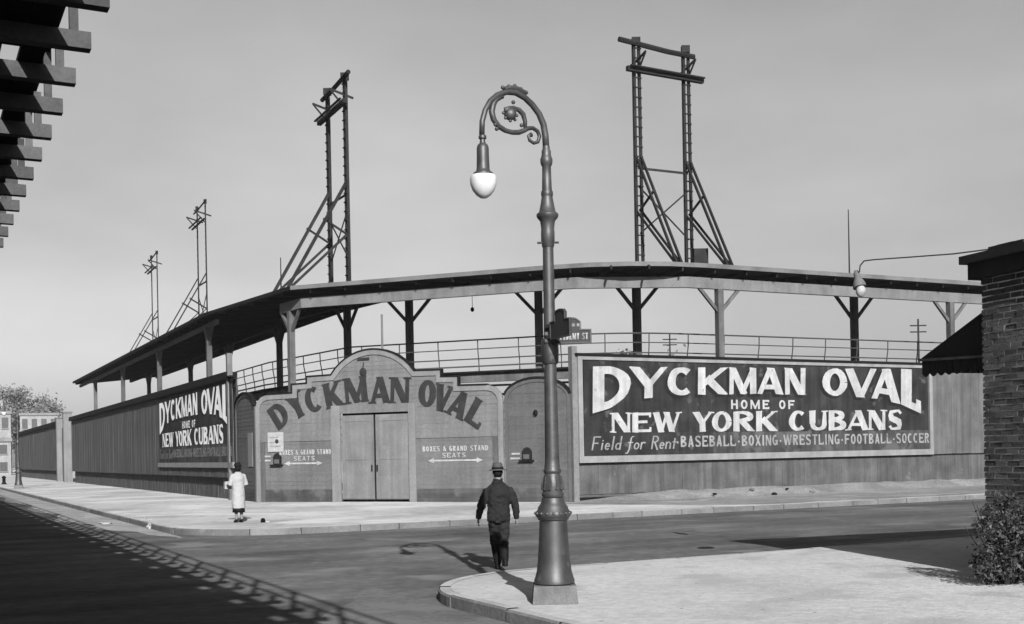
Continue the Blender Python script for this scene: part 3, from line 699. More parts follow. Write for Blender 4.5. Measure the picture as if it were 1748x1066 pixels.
fb = offs(.6); k = fb[3]
fpath = fb[:3] + [k + (fb[2] - k).normalized() * 2.2, k + (fb[4] - k).normalized() * 2.6, fb[4]]
FZ0, FZ1 = EZ - .72, EZ - .3
run([fpath[0], fpath[1]], -.08, .08, EZ - .36, EZ - .14, 'front_beam', 'beam')
run([fpath[2] + (fpath[1] - fpath[2]).normalized() * 2.2] + fpath[2:], -.1, .1, FZ0, FZ1, 'front_beam', 'beam')
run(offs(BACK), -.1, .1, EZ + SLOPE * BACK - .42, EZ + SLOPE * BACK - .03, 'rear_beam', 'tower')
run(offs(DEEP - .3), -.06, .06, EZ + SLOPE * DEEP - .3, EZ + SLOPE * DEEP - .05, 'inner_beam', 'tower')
def hit(path, px, py):
    a, _ = ray(px, py)
    for p, q in zip(path, path[1:]):
        e = q - p; den = e.x - a * e.y
        t = (a * p.y - p.x) / den
        if -1e-6 <= t <= 1 + 1e-6 and p.y + e.y * t > 0: return p + e * t, e.normalized()
def stand_post(px, py, path, ztop, m, w_, brace, hz):
    r = hit(path, px, py)
    if not r: print('no post', px); return
    p, e = r; n_ = Vector((-e.y, e.x))
    po = MB().beam(v3(p, .1), v3(p, ztop), w_, w_, up=(e.x, e.y, 0)).build('post', m, gs, world=True)
    for sg in (-1, 1):
        if brace:
            q = p + e * sg * brace
            b = MB(); b.beam(v3(p - gs.location.xy, ztop - hz), v3(q - gs.location.xy, ztop + .02), .11, .13)
            b.build('brace', m, po)
    return p, e
for px, py in ((1228, 540), (1622, 540), (497, 570), (357, 600), (272, 620), (210, 640), (163, 660), (128, 680)):
    stand_post(px, py, fpath, FZ0 if px > 400 else EZ - .37, 'post', .26, .95, .95)
k = fpath[4] + (fpath[5] - fpath[4]).normalized()
rest = fpath[5] - fpath[4]
for s in (27, 36, 45): 
    p = fpath[4] + rest.normalized() * s; MB().beam(v3(p, .1), v3(p, FZ0), .26, .26).build('post', 'post', gs, world=True)
bp = offs(BACK)
for px, py in ((593, 560), (699, 560), (920, 560), (1087, 540), (1458, 540), (477, 590), (391, 600), (325, 610), (254, 640), (200, 650)):
    stand_post(px, py, bp, EZ + SLOPE * BACK - .4, 'post', .28, 1.25, 1.3)
# rafters
ra, rbk = offs(.1), offs(DEEP - .1)
for i in range(4):
    n_ = int((ra[i + 1] - ra[i]).length / 1.5)
    for j in range(n_):
        t = (j + .5) / n_; p, q = ra[i].lerp(ra[i + 1], t), rbk[i].lerp(rbk[i + 1], t)
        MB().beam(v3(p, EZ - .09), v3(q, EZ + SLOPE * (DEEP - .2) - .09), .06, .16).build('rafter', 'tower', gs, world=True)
# pipe railing at the back of the seats, floor beam, walkway and stepped benches
rp = offs(3.2)
cpath = [rp[0], rp[1], rp[2]]
for i in range(9):      # eased bend round the corner
    t = i / 8; k0 = rp[3] + (rp[2] - rp[3]).normalized() * 3; k1 = rp[3] + (rp[4] - rp[3]).normalized() * 3
    cpath.append(k0 * (1 - t) ** 2 + rp[3] * 2 * t * (1 - t) + k1 * t * t)
cpath.append(rp[4])
for z, r_ in ((6.78, .035), (6.4, .024), (5.98, .03)):
    MB().tube([v3(p, z) for p in cpath], r_, 6).build('pipe_rail', 'pipe', gs, world=True)
acc = 0; nxt = .5
for p, q in zip(cpath, cpath[1:]):
    e = (q - p); l = e.length; e = e.normalized(); n_ = Vector((-e.y, e.x))
    while nxt < acc + l:
        c = p + e * (nxt - acc)
        MB().tube([v3(c + n_ * .12, 5.4), v3(c + n_ * .1, 5.9), v3(c + n_ * .02, 6.3), v3(c, 6.78)], .026, 6).build('rail_post', 'pipe', gs, world=True)
        nxt += 1.85
    acc += l
run(rp, -.12, .12, 4.98, 5.36, 'floor_beam', 'post')
run(rp, -.3, 1.4, 5.365, 5.44, 'walkway', 'coping')
for k in range(7):
    run(offs(4.6 + k * .62), 0, .5, 4.9 - k * .36, 4.96 - k * .36, 'bench', 'deck')
run(rp, -.2, -.12, 5.62, 5.68, 'kick_board', 'deck')

# roof masts and hanging lamp
for px, y0, y1, lab in ((1450, 470, 358, 'tall thin mast on the grandstand roof right of the right light tower'), (597, 480, 368, 'thin mast standing beside the left light tower'), (480, 495, 440, 'short thin mast left of the left light tower')):
    p, e = hit(offs(.5), px, y0); a, b = ray(px, y1)
    o = thing('roof_mast', lab, 'mast', (p.x, p.y, EZ + .15)); MB().tube([(0, 0, 0), (0, 0, CAM_Z + b * p.y - EZ - .15)], [.035, .02], 6).build('pole', 'tower', o)
    MB().box(-.08, .08, -.08, .08, -.02, .1).build('foot', 'tower', o)
p, e = hit(offs(2.2), 806, 510); o = thing('hanging_lamp', 'small bare lamp hanging on a cord below the roof', 'lamp', (p.x, p.y, EZ - .3 - .75))
MB().tube([(0, 0, .08), (0, 0, 1.2)], .012, 5).build('cord', 'coping', o); MB().ball((0, 0, 0), .08, .08, .1).build('bulb', 'coping', o, smooth=True)

# ------------------------------------------------------------------ light towers
ZR = EZ + SLOPE * BACK
def light_tower(label, base, e, q, span, ztop, th=1.):
    """two ladder legs under a pair of cross bars; e runs along the bars, q towards the brace feet"""
    t = thing('light_tower', label, 'tower', (base.x, base.y, ZR + .02), 0, 'light towers on the grandstand roof')
    h = ztop - ZR; e3 = Vector((e.x, e.y, 0)); q3 = Vector((q.x, q.y, 0)); Z = Vector((0, 0, 1))
    for k in (0, 1):
        o = e3 * span * k
        lg = MB(); 
        for sg, w_ in ((-1, .13), (1, .09)): lg.beam(o + e3 * sg * .15 * th, o + e3 * sg * .13 * th + Z * (h + (.25 if k == 0 else .3)), w_ * th, .12 * th, up=e3)
        lg = lg.build('leg', 'tower', t)
        z = .3
        while z < h - .1:
            MB().beam(o - e3 * .2 * th + Z * z + q3 * .07 * th, o + e3 * .2 * th + Z * z + q3 * .07 * th, .05 * th, .05 * th).build('rung', 'tower', lg); z += .42
        f = o + q3 * 3.0 - Z * .25
        for sg in (-1, 1):
            br = MB(); br.beam(o + e3 * sg * .13 + Z * (h * .52), f + e3 * sg * .13, .08 * th, .1 * th)
            br.build('brace', 'tower', t)
            MB().beam(o + e3 * sg * .13 + Z * (h * .27), f + e3 * sg * .13 + Z * .02, .07 * th, .09 * th).build('brace', 'tower', t)
        MB().beam(o + q3 * .05 + Z * (h * .27), o + q3 * 1.15 + Z * (h * .335), .07, .09).build('strut', 'tower', t)
        MB().beam(f - e3 * .3 + Z * .02, f + e3 * .3 + Z * .02, .2, .12).build('foot_plate', 'tower', t)
        # bracket arms near the top
        MB().beam(o + Z * (h - .75) - q3 * .4, o + Z * (h - .45) + q3 * .75, .06, .09).build('bracket', 'tower', t)
        MB().beam(o + Z * (h - 1.2) + q3 * .05, o + Z * (h - .5) + q3 * .7, .05, .07).build('bracket', 'tower', t)
        MB().box(-.18 * th, .18 * th, -.14 * th, .14 * th, 0, .3).build('cap', 'tower', t, loc=o + Z * (h + .05))
    MB().tube([e3 * -.95 + Z * (h + .12) + q3 * .15, e3 * .3 + Z * (h + .02) + q3 * .15, e3 * (span * .6) + Z * (h - .08) + q3 * .15, e3 * (span + .35) + Z * (h - .12) + q3 * .15], .11 * th, 6).build('cross_bar', 'tower', t)
    MB().beam(e3 * -.6 + Z * (h - 1.08) + q3 * .2, e3 * (span + .75) + Z * (h - 1.15) + q3 * .2, .2 * th, .2 * th).build('cross_bar', 'tower', t)
    MB().beam(e3 * -.55 + Z * (h - 1.0) + q3 * .42, e3 * (span + .7) + Z * (h - 1.08) + q3 * .42, .1, .06).build('cross_bar', 'tower', t)
    MB().beam(Z * (h * .46), e3 * span + Z * (h * .46), .06, .09).build('tie_bar', 'tower', t)
    MB().beam(Z * (h * .17) + q3 * .05, e3 * span + Z * (h * .38), .04, .06).build('tie_bar', 'tower', t)
    MB().beam(Z * (h * .38), e3 * span + Z * (h * .16), .04, .06).build('tie_bar', 'tower', t)
    return t
UE = Vector((math.cos(R(26.6)), math.sin(R(26.6)))); UN = Vector((-UE.y, UE.x))
tb = light_tower('tall timber light tower right of the street lamp', Vector((5.62, 50.0)), UE, -UN, 2.55, 19.2)
MB().box(2.3, 2.9, -.1, .5, .1, .95).build('switch_box', 'tower', tb)
light_tower('large timber light tower left of the street lamp', Vector((-7.37, 53.9)), D, -N, 2.5, 19.2)
light_tower('thin distant light tower, the nearer of the two at left', Vector((-20.5, 79.5)), D, -N, 2.5, 19.2, .5)
light_tower('thin distant light tower, the farther and lower of the two at left', Vector((-29.6, 98.7)), D, -N, 2.5, 19.2, .5)

# ------------------------------------------------------------------ street lamps
LAMP = gnd(947, 1027, WALK)
PM = LAMP.y / FPX                                     # metres per photo pixel at the lamp
def street_lamp():
    t = thing('street_lamp', 'ornate iron crook street lamp with white globe on the near corner', 'street lamp', (LAMP.x, LAMP.y, WALK), 0, 'crook street lamps along the El street')
    zz = lambda y: (1027 - y) * PM
    MB().hexa([(-.27, -.27, 0), (.27, -.27, 0), (.27, .27, 0), (-.27, .27, 0), (-.25, -.25, zz(997)), (.25, -.25, zz(997)), (.25, .25, zz(997)), (-.25, .25, zz(997))]).build('plinth', 'granite', t)
    pr = [(.225, 997), (.243, 995), (.243, 990), (.232, 986), (.21, 975), (.193, 955), (.178, 925), (.168, 895), (.166, 889), (.185, 887), (.19, 884), (.205, 882), (.216, 878), (.205, 873), (.185, 870), (.18, 866), (.155, 861), (.137, 855), (.133, 850)]
    b = MB().lathe([(r, zz(y) + .001) for r, y in pr], 32).build('base', 'iron', t, smooth=True, angle=40)
    for k in range(16):
        a = 2 * math.pi * k / 16; MB().ball((.207 * math.cos(a), .207 * math.sin(a), zz(876)), .022, n=6).build('bead', 'iron', b)
    pr = [(.12, 849), (.13, 846), (.13, 842), (.118, 840), (.122, 832), (.118, 822), (.1, 812), (.092, 809), (.105, 806), (.107, 803), (.094, 800), (.096, 796), (.09, 793), (.088, 786)]
    vz = MB().lathe([(r, zz(y)) for r, y in pr], 24).build('vase', 'iron', t, smooth=True, angle=40)
    for k in range(10):
        a = 2 * math.pi * k / 10; MB().tube([(.126 * math.cos(a), .126 * math.sin(a), zz(836)), (.126 * math.cos(a + .15), .126 * math.sin(a + .15), zz(826)), (.104 * math.cos(a), .104 * math.sin(a), zz(813))], [.018, .015, .006], 6).build('leaf', 'iron', vz)
    pr = [(.087, 787), (.08, 700), (.073, 600), (.067, 480), (.064, 422)]
    MB().lathe([(r, zz(y)) for r, y in pr], 16).build('shaft', 'iron', t, smooth=True, angle=40)
    pr = [(.066, 423), (.075, 420), (.075, 414), (.082, 412), (.082, 396), (.078, 392), (.084, 384), (.09, 378), (.12, 373), (.132, 370), (.132, 366), (.1, 362), (.082, 350), (.068, 338), (.066, 336), (.072, 334), (.072, 328), (.06, 325), (.055, 300), (.053, 285), (.066, 282), (.074, 277), (.074, 272), (.062, 268), (.056, 264), (.056, 258), (.045, 255), (.043, 250)]
    MB().lathe([(r, zz(y)) for r, y in pr], 20).build('collar', 'iron', t, smooth=True, angle=40)
    MB().tube([(-.13, -.02, zz(415)), (.13, -.02, zz(415))], .014, 6).build('ladder_bar', 'iron', t)
    MB().lathe([(.085, zz(622)), (.1, zz(618)), (.105, zz(600)), (.1, zz(582)), (.085, zz(578))], 16).build('bracket_collar', 'iron', t, smooth=True, angle=40)
    # crook in its own plane: u runs from pole to luminaire
    ua = Vector((-.8, -.6)); SX = PM * 1.27
    P3 = lambda px, py: (ua.x * (925 - px) * SX, ua.y * (925 - px) * SX, zz(py))
    path = [(925, 255), (924, 232), (921, 213), (914, 197), (903, 184), (890, 174), (875, 169), (860, 171), (845, 180), (833, 193), (825, 209), (820, 228), (819, 250)]
    arm = MB().tube([P3(*p) for p in path], [.042, .041, .04, .039, .038, .037, .036, .036, .035, .034, .033, .032, .032], 10).build('crook_arm', 'iron', t, smooth=True)
    MB().tube([P3(856, 168), P3(866, 163.5), P3(878, 162.5), P3(891, 166)], [.03, .035, .035, .03], 8).build('crest', 'iron', arm)
    for px, py in ((854, 165), (864, 161), (874, 158), (884, 161), (893, 165)): MB().ball(P3(px, py), .024, n=6).build('crest_knob', 'iron', arm)
    sp = [(852, 180), (843, 187), (838, 197), (835.5, 209), (838, 221), (846, 231), (857, 236), (868, 237), (879, 235), (888, 230), (895, 225), (903, 223), (911, 227), (914, 235), (911, 245), (904, 248.5), (897, 245), (895, 238), (900, 235)]
    MB().tube([P3(*p) for p in sp], [.03, .034, .036, .036, .034, .032, .03, .03, .03, .028, .026, .024, .024, .024, .022, .02, .02, .018, .03], 8).build('scroll', 'iron', arm, smooth=True)
    sp = [(890, 230), (890, 214), (887, 203), (880, 197), (871, 195.5), (862, 198), (857, 204)]
    MB().tube([P3(*p) for p in sp], [.02, .026, .03, .03, .026, .024, .02], 8).build('scroll', 'iron', arm, smooth=True)
    MB().ball(P3(865.5, 207), .075, .055, .075, n=10).build('rosette', 'iron', arm, smooth=True)
    for a in range(8): MB().ball(tuple(Vector(P3(865.5 + 11 * math.cos(a * .785), 207 + 11 * math.sin(a * .785)))), .02, n=5).build('petal', 'iron', arm)
    for px, py in ((871, 186), (841, 229), (843, 236), (840, 220), (884, 222), (853, 181), (845, 181)): MB().ball(P3(px, py), .024, n=6).build('bud', 'iron', arm)
    c = P3(820, 250); cc = c[:2]
    pr = [(.03, 250), (.045, 252), (.046, 256), (.03, 258), (.036, 264), (.06, 267), (.07, 272), (.072, 290), (.076, 306), (.084, 310), (.115, 313), (.115, 315)]
    MB().lathe([(r, zz(y)) for r, y in pr[::-1]], 20, cc).build('lamp_hood', 'iron', t, smooth=True, angle=40)
    pr = [(.1, 315.5), (.145, 317), (.155, 323), (.152, 331), (.128, 341), (.085, 349), (.04, 353.5), (.01, 354.5)]
    MB().lathe([(r, zz(y)) for r, y in pr[::-1]], 28, cc).build('globe', 'globe', t, smooth=True)
    return t
lamp = street_lamp()
l2 = copy_tree(lamp); p = Vector((-34.4, 81.6)); l2.location = (p.x, p.y, WALK); l2['label'] = 'small distant crook street lamp in front of the far fence'
l2.rotation_euler = (0, 0, R(20)); l2.scale = (1.08, 1.08, 1.06)
# street name signs clamped to the near lamp
def zl(y): return WALK + (1027 - y) * PM
def name_sign(label, base, rz, x0, x1, z0, z1, hx0, hx1, hz, text):
    t = thing('street_sign', label, 'sign', base, rz, 'humpback street name signs on the near lamp')
    pts = [(x0, z0), (x1, z0), (x1, z1), (hx1, z1 + .004), (hx1, hz - .05), (hx1 - .05, hz - .01), ((hx0 + hx1) / 2, hz), (hx0 + .05, hz - .01), (hx0, hz - .05), (hx0, z1 + .004), (x0, z1)]
    MB().prism(pts, -.012, .012).build('plate', 'enamel', t)
    strip(pts + pts[:1], .016, -.022, -.0125, 1 if 0 else -1).build('rim', 'iron', t)
    MB().box(x0 - .1, x0, -.02, .02, z0 + .02, z0 + .06).build('clamp', 'iron', t); MB().box(x0 - .1, x0, -.02, .02, z1 - .06, z1 - .02).build('clamp', 'iron', t)
    if text:
        text_line(t, 'letter', 'ACADEMY ST', 'white', x0 + .04, x1 - .04, z0 + .045, z1 - .045, .2, .15, dep=.014)
        for a in (0, 1): MB().box(hx0 + .05 + a * .085, hx0 + .11 + a * .085, -.0165, -.0125, z1 + .035, z1 + .07).build('faded_lettering', 'faint', t)
    return t
zs0 = zl(589) 
name_sign('humpback street name sign with pale lettering, right of the lamp shaft', (LAMP.x - .05, LAMP.y - .09, zs0), R(-8), .09, .545, 0, .165, .24, .42, .31, True)
name_sign('dark humpback street sign seen edgewise against the lamp shaft', (LAMP.x - .03, LAMP.y - .09, zl(583)), R(-66), .1, .62, 0, .21, .22, .5, .34, False)

# ------------------------------------------------------------------ elevated railway over the camera
H0 = 3.39 + CAM_Z
el = thing('elevated_railway', 'black elevated railway structure with projecting timber ties at top left', 'railway', (0, 0, 0), ang(-D))
# local frame: x runs against D (towards the viewer), y = +N (towards the stadium)
def elx(t): return -t
T0 = 10.27; STEP = .993
tie_long = MB().box(-.06, .06, -11.5, 1.42, .03, .17).mesh('tie', 'tie')
tie_short = MB().box(-.09, .09, -11.5, .62, .02, .17).mesh('tie', 'tarwood')
postm = MB().box(-.035, .035, -.035, .035, 0, 1.0).mesh('rail_post', 'tie')
stub = MB().box(-.035, .035, -.035, .035, 0, .34).mesh('stub_post', 'tie')
i0 = None
for k in range(-30, 130):
    t = T0 + k * STEP
    if -12 < t < 60:
        a = inst(tie_long, 'tie', el, (elx(t), 0, H0))
        inst(postm if k % 2 == 0 else stub, 'rail_post' if k % 2 == 0 else 'stub_post', el, (elx(t), 1.29, H0 + .17))
        if t < 40: inst(tie_short, 'tie', el, (elx(t + STEP / 2), 0, H0))
mb = MB()
for k in range(66, 190):
    t = T0 + k * STEP; mb.box(elx(t) - .09, elx(t) + .09, -11.5, 1.42, H0, H0 + .17)
tag(mb.build('far_ties', 'tarwood', el), kind='stuff')
y = .62; xa, xb = -165, 14
MB().box(xa, xb, .93, 1.13, H0 + .172, H0 + .222).build('walk_plank', 'tarwood', el)
k = 0
for (a, b) in ((.58, .78), (.36, .56), (.19, .34), (-.03, .17), (-.26, -.06), (-.5, -.29), (-.72, -.52)):
    MB().box(xa, xb, a, b, H0 + .172, H0 + .222).build('walk_plank', 'tarwood', el)
MB().box(xa, xb, -11.6, -.74, H0 + .172, H0 + .26).build('track_deck', 'tarwood', el)  # unseen width spread to three tracks to darken the ground below
for k in range(-15, 50):       # blocks that break the slot beside the outer plank
    t = T0 + k * STEP * 2
    MB().box(elx(t) - .55, elx(t) + .55, .782, .928, H0 + .174, H0 + .22).build('filler_block', 'tarwood', el)
for z in (.62, 1.14): MB().box(xa, xb, 1.265, 1.315, H0 + z, H0 + z + .05).build('hand_rail', 'tarwood', el)
for y in (-.9, -4.6, -9.9):
    g = MB(); g.box(xa, xb, y - .02, y + .02, H0 - .75, H0 - .002); g.box(xa, xb, y - .18, y + .18, H0 - .79, H0 - .752); g.box(xa, xb, y - .18, y - .022, H0 - .05, H0 - .003); g.box(xa, xb, y + .022, y + .18, H0 - .05, H0 - .003)
    g.build('girder', 'steel', el)
for t in range(-6, 160, 15):
    for y in (-.9, -9.9):
        c = MB(); c.box(elx(t) - .17, elx(t) + .17, y - .012, y + .012, 0, H0 - .792)
        for s in (-1, 1): c.box(elx(t) + s * .17 - .012 + (0 if s < 0 else 0), elx(t) + s * .17 + .012, y - .15, y + .15, 0, H0 - .793)
        c.build('column', 'steel', el)
    MB().box(elx(t) - .05, elx(t) + .05, -9.7, -1.06, H0 - .6, H0 - .1).build('cross_girder', 'steel', el)

# ------------------------------------------------------------------ brick store at the right edge
BC = Vector((6.47, 16.05)); BA = R(-20); BD = Vector((-math.sin(BA) * -1, math.cos(BA))); BD = Vector((math.sin(BA), math.cos(BA)))   # along the near wall, away from the viewer
store = thing('brick_store', 'dark rough brick building corner at the right edge with dark cornice', 'building', (BC.x, BC.y, WALK), ang(-BD))
# local: x towards the viewer along the visible wall, y into the building (right of view)
BL, BH, BWD = 7.5, 4.05, 8.0
CO = .0825; bh = .066
MB().box(.02, BL, .008, BWD, 0, BH).build('mortar_core', 'mortar', store)
rk = random.Random(2)
bricks = []
for v_ in range(6):
    q = MB(); l = .2
    jt = lambda: rk.uniform(-.006, .006)
    q.hexa([(0, jt() - .004, jt() * .5), (l, jt() - .004, jt() * .5), (l, .06, 0), (0, .06, 0), (0, jt() + .003, bh + jt() * .5), (l, jt() + .003, bh + jt() * .5), (l, .06, bh), (0, .06, bh)])
    bricks.append(q.mesh('brick', 'brick'))
mb = MB(); cnt = 0
nc = int(BH / CO)
for c in range(nc):
    x = 0.0 if c % 2 == 0 else -.11
    j = 0
    while x < BL - .2:
        if x < 0: l, xs = .095, 0.
        else: l, xs = .2, x
        z = c * CO + .012 + rk.uniform(-.003, .003)
        if xs < 1.2 and cnt < 290:
            inst(rk.choice(bricks), 'brick', store, (xs + .003, rk.uniform(-.012, .002), z), scale=(l / .2, 1, 1)); cnt += 1
        else: mb.box(xs, xs + l, rk.uniform(-.01, .008), .06, z, z + bh)
        x += l + .012 if x >= 0 else .095 + .11 + .012
        if x == .012: x = .107
    # far face (towards the cross street)
    y = .03 + (.1 if c % 2 else 0)
    while y < 4: mb.box(-.004 + rk.uniform(-.01, .006), .05, y + .06, y + .25, c * CO + .012, c * CO + .012 + bh); y += .212
tag(mb.build('brick_rest', 'brick', store), kind='stuff')
cn = MB().box(-.12, BL, -.12, BWD, BH + .0, BH + .22).build('cornice', 'cornice', store)
MB().box(-.2, BL, -.2, BWD, BH + .221, BH + .33).build('cornice_cap', 'cornice', store)
MB().box(.1, BL - .1, .1, BWD - .1, BH + .331, BH + .40).build('roof', 'cornice', store)
MB().box(.12, .75, .02, .25, BH + .331, BH + .42).build('roof_block', 'cornice', store)
# awning on the cross street side
aw = thing('awning', 'dark canvas awning with scalloped edge projecting beyond the brick building', 'awning', (BC.x, BC.y, WALK), ang(-BD))
yT, yB, yO = 3.72, 3.08, 1.55
y0a, y1a = .25, 4.6
ca = MB()
ca.hexa([(-.03, y0a, yT), (-.03, y1a, yT), (-yO, y1a, yB), (-yO, y0a, yB), (-.03, y0a, yT + .02), (-.03, y1a, yT + .02), (-yO, y1a, yB + .02), (-yO, y0a, yB + .02)]).build('canopy', 'canvas', aw)
MB().add([(-.035, y0a, yT), (-yO, y0a, yB), (-.035, y0a, yB - .06), (-.035, y0a + .012, yT), (-yO, y0a + .012, yB), (-.035, y0a + .012, yB - .06)], [(0, 1, 2), (5, 4, 3), (0, 3, 4, 1), (1, 4, 5, 2), (2, 5, 3, 0)]).build('side_panel', 'canvas', aw)
MB().tube([(-.03, y0a - .02, yB - .07), (-yO - .02, y0a - .02, yB - .01)], .022, 6).build('frame_bar', 'post', aw)
n_ = 9
for i in range(n_):
    xa_ = -.05 - i * (yO - .05) / n_; xb_ = xa_ - (yO - .05) / n_ + .01
    pts = [(xa_, yB - .075 + .04 * i / n_)] + [(xa_ + (xb_ - xa_) * j / 6, yB - .22 - .05 * math.sin(math.pi * j / 6)) for j in range(7)] + [(xb_, yB - .075 + .04 * (i + 1) / n_)]
    MB().prism(pts, y0a, y0a + .01).build('scallop', 'canvas', aw)
for i in range(24):
    ya_ = y0a + .02 + i * .18
    MB().hexa([(-yO, ya_, yB - .2), (-yO, ya_ + .17, yB - .2), (-yO - .01, ya_ + .17, yB - .2), (-yO - .01, ya_, yB - .2), (-yO, ya_, yB), (-yO, ya_ + .17, yB), (-yO - .01, ya_ + .17, yB), (-yO - .01, ya_, yB)]).build('valance_flap', 'canvas', aw)
# gooseneck lamp from the roof
p = gnd; gp = BC + BD * 2.65
gl = thing('gooseneck_lamp', 'long thin gooseneck sign lamp reaching out from the brick building roof', 'lamp', (BC.x, BC.y, WALK + BH + .33), ang(-BD))
ztip = CAM_Z + ray(1500, 447)[1] * gp.y - (WALK + BH + .33)
MB().tube([(.4, .1, .05), (-.6, .06, .05 + (ztip - .05) * .25), (-1.6, .03, .0 + ztip * .7), (-2.3, .0, ztip - .02), (-2.55, 0, ztip), (-2.65, 0, ztip - .06), (-2.67, 0, ztip - .16)], .011, 6).build('arm', 'pipe', gl, smooth=True)
gh = MB(); n0 = len(gh.v); gh.lathe([(.105, 0), (.1, .05), (.085, .1), (.055, .16), (.05, .24), (.03, .29), (.012, .3)], 16)
gh = gh.build('shade', 'post', gl, smooth=True, angle=40); gh.location = (-2.67, 0, ztip - .4); gh.rotation_euler = (0, R(-18), 0)
b = MB().ball((0, 0, -.03), .075, .075, .1).build('bulb', 'white', gl, smooth=True); b.location = (-2.645, 0, ztip - .43)
MB().box(.25, .55, .05, .2, 0, .1).build('base_block', 'cornice', gl)

# ------------------------------------------------------------------ bushes
def bush(label, c, rx, ry, h, n, seed):
    t = thing('bush', label, 'bush', (c[0], c[1], WALK - .01), 0, 'bushes beside the brick building'); rr = random.Random(seed)
    st = MB(); fo_ = MB()
    for k in range(30):
        a = rr.uniform(0, 6.28); q = rr.uniform(.3, 1.15); x, y = rx * q * math.cos(a), ry * q * math.sin(a); hh = h * rr.uniform(.5, 1.12)
        st.tube([(x * .1, y * .1, 0), (x * .5, y * .5, hh * .5), (x * .9, y * .9, hh)], [.014, .009, .004], 5)
    st.build('stem', 'stem', t)
    cl = [(rr.gauss(0, .58), rr.gauss(0, .58), rr.uniform(.1, 1.05), rr.uniform(.7, 1.25)) for _ in range(52)]
    for k in range(n):
        cx, cy, cz, cq = rr.choice(cl)
        x = (cx + rr.gauss(0, .13)) ; y = (cy + rr.gauss(0, .13)); z = cz * (.5 + .5 * cq) + rr.gauss(0, .08)
        lim = math.sqrt(max(0.05, 1 - ((z - .45) / .62) ** 2)); d = math.hypot(x, y); lim *= cq
        if d > lim: q_ = lim / d * rr.uniform(.75, 1.15); x *= q_; y *= q_
        c_ = Vector((x * rx, y * ry, max(.03, z * h)))
        u = Vector((rr.gauss(0, 1), rr.gauss(0, 1), rr.gauss(.3, .6))).normalized(); v_ = u.cross(Vector((rr.gauss(0, 1), rr.gauss(0, 1), rr.gauss(0, 1)))).normalized()
        l = rr.uniform(.014, .042); w_ = l * rr.uniform(.35, .6)
        fo_.add([c_ - u * l, c_ + v_ * w_, c_ + u * l, c_ - v_ * w_], [(0, 1, 2, 3)])
    fo_.build('foliage', 'leaf', t)
bush('dark leafy bush at the foot of the brick building corner', (6.30, 14.95), .6, .5, 1.0, 4600, 11)
bush('second dark bush cut off by the right edge of the picture', (7.0, 14.7), .5, .5, 1.15, 4200, 12)

# ------------------------------------------------------------------ people
def remesh(o, vox, sm=6, disp=0., dscale=.15):
    m = o.modifiers.new('remesh', 'REMESH'); m.mode = 'VOXEL'; m.voxel_size = vox; m.use_smooth_shade = True
    s = o.modifiers.new('smooth', 'SMOOTH'); s.iterations = sm; s.factor = .5
    if disp:
        tx = bpy.data.textures.new('folds', 'CLOUDS'); tx.noise_scale = dscale
        d = o.modifiers.new('folds', 'DISPLACE'); d.texture = tx; d.strength = disp; d.mid_level = .5; d.texture_coords = 'LOCAL'
def hand(mb, wrist, dirv, side, fwd):
    """palm, four fingers of unequal length, thumb leaving the side of the palm"""
    w_ = Vector(wrist); d = Vector(dirv).normalized(); s = Vector(side).normalized(); f = Vector(fwd).normalized()
    mb.tube([w_ - d * .02, w_ + d * .03, w_ + d * .08], [(.026, .02), (.038, .02), (.042, .018)], 10)
    for k, (o, l) in enumerate(((-.03, .062), (-.01, .074), (.011, .07), (.031, .055))):
        a = w_ + d * .075 + s * o
        mb.tube([a, a + d * l * .5 + f * .004, a + d * l * .82 + f * .02, a + d * l * .95 + f * .038], [.0095, .009, .0085, .006], 8)
    a = w_ + d * .025 - s * .03
    mb.tube([a, a + d * .03 - s * .024 + f * .01, a + d * .065 - s * .03 + f * .02], [.012, .0105, .008], 8)
def head(mb, c, tilt=0):
    x, y, z = c
    mb.ball((x, y, z), .076, .095, .112); mb.ball((x, y + .045, z - .055), .05, .045, .05)
    mb.tube([(x, y + .09, z + .012), (x, y + .115, z - .02), (x, y + .09, z - .03)], [.01, .014, .01], 8)
    for s in (-1, 1): mb.ball((x + s * .077, y - .005, z - .01), .012, .022, .032, 8)
    mb.tube([(x - .022, y + .088, z - .058), (x + .022, y + .088, z - .058)], .008, 6)
# man walking away
mp_ = gnd(853, 974, 0)
man = thing('person', 'person in dark jacket, trousers and grey hat walking away beside the street lamp', 'person', (mp_.x, mp_.y, 0), R(6))
b = MB(); KS = 1.0
b.loft([(0, 0, .84, .15, .1), (0, 0, .95, .165, .115), (0, 0, 1.1, .15, .105), (0, 0, 1.25, .16, .11), (0, 0, 1.34, .15, .09), (0, .0, 1.42, .09, .07), (0, .01, 1.5, .056, .058), (0, .02, 1.58, .056, .06)])
head(b, (0, .035, 1.645))
legL = [(-.08, 0, .9), (-.05, .2, .51), (-.01, .2, .09)]; legR = [(.085, 0, .9), (.075, .06, .49), (.075, -.2, .17)]
for lg in (legL, legR): b.tube(lg, [.085, .058, .042], 12)
armL = [(-.185, 0, 1.315), (-.29, -.06, 1.09), (-.335, .04, .88)]; armR = [(.185, 0, 1.315), (.285, -.01, 1.09), (.305, .03, .86)]
for a in (armL, armR): b.tube(a, [.045, .04, .03], 12)
hand(b, armL[2], (-.08, .1, -1), (0, 1, 0), (.6, .3, 0)); hand(b, armR[2], (.02, .05, -1), (0, -1, 0), (-.6, .3, 0))
body = b.build('body', 'skin', man, smooth=True); remesh(body, .0075, 4)
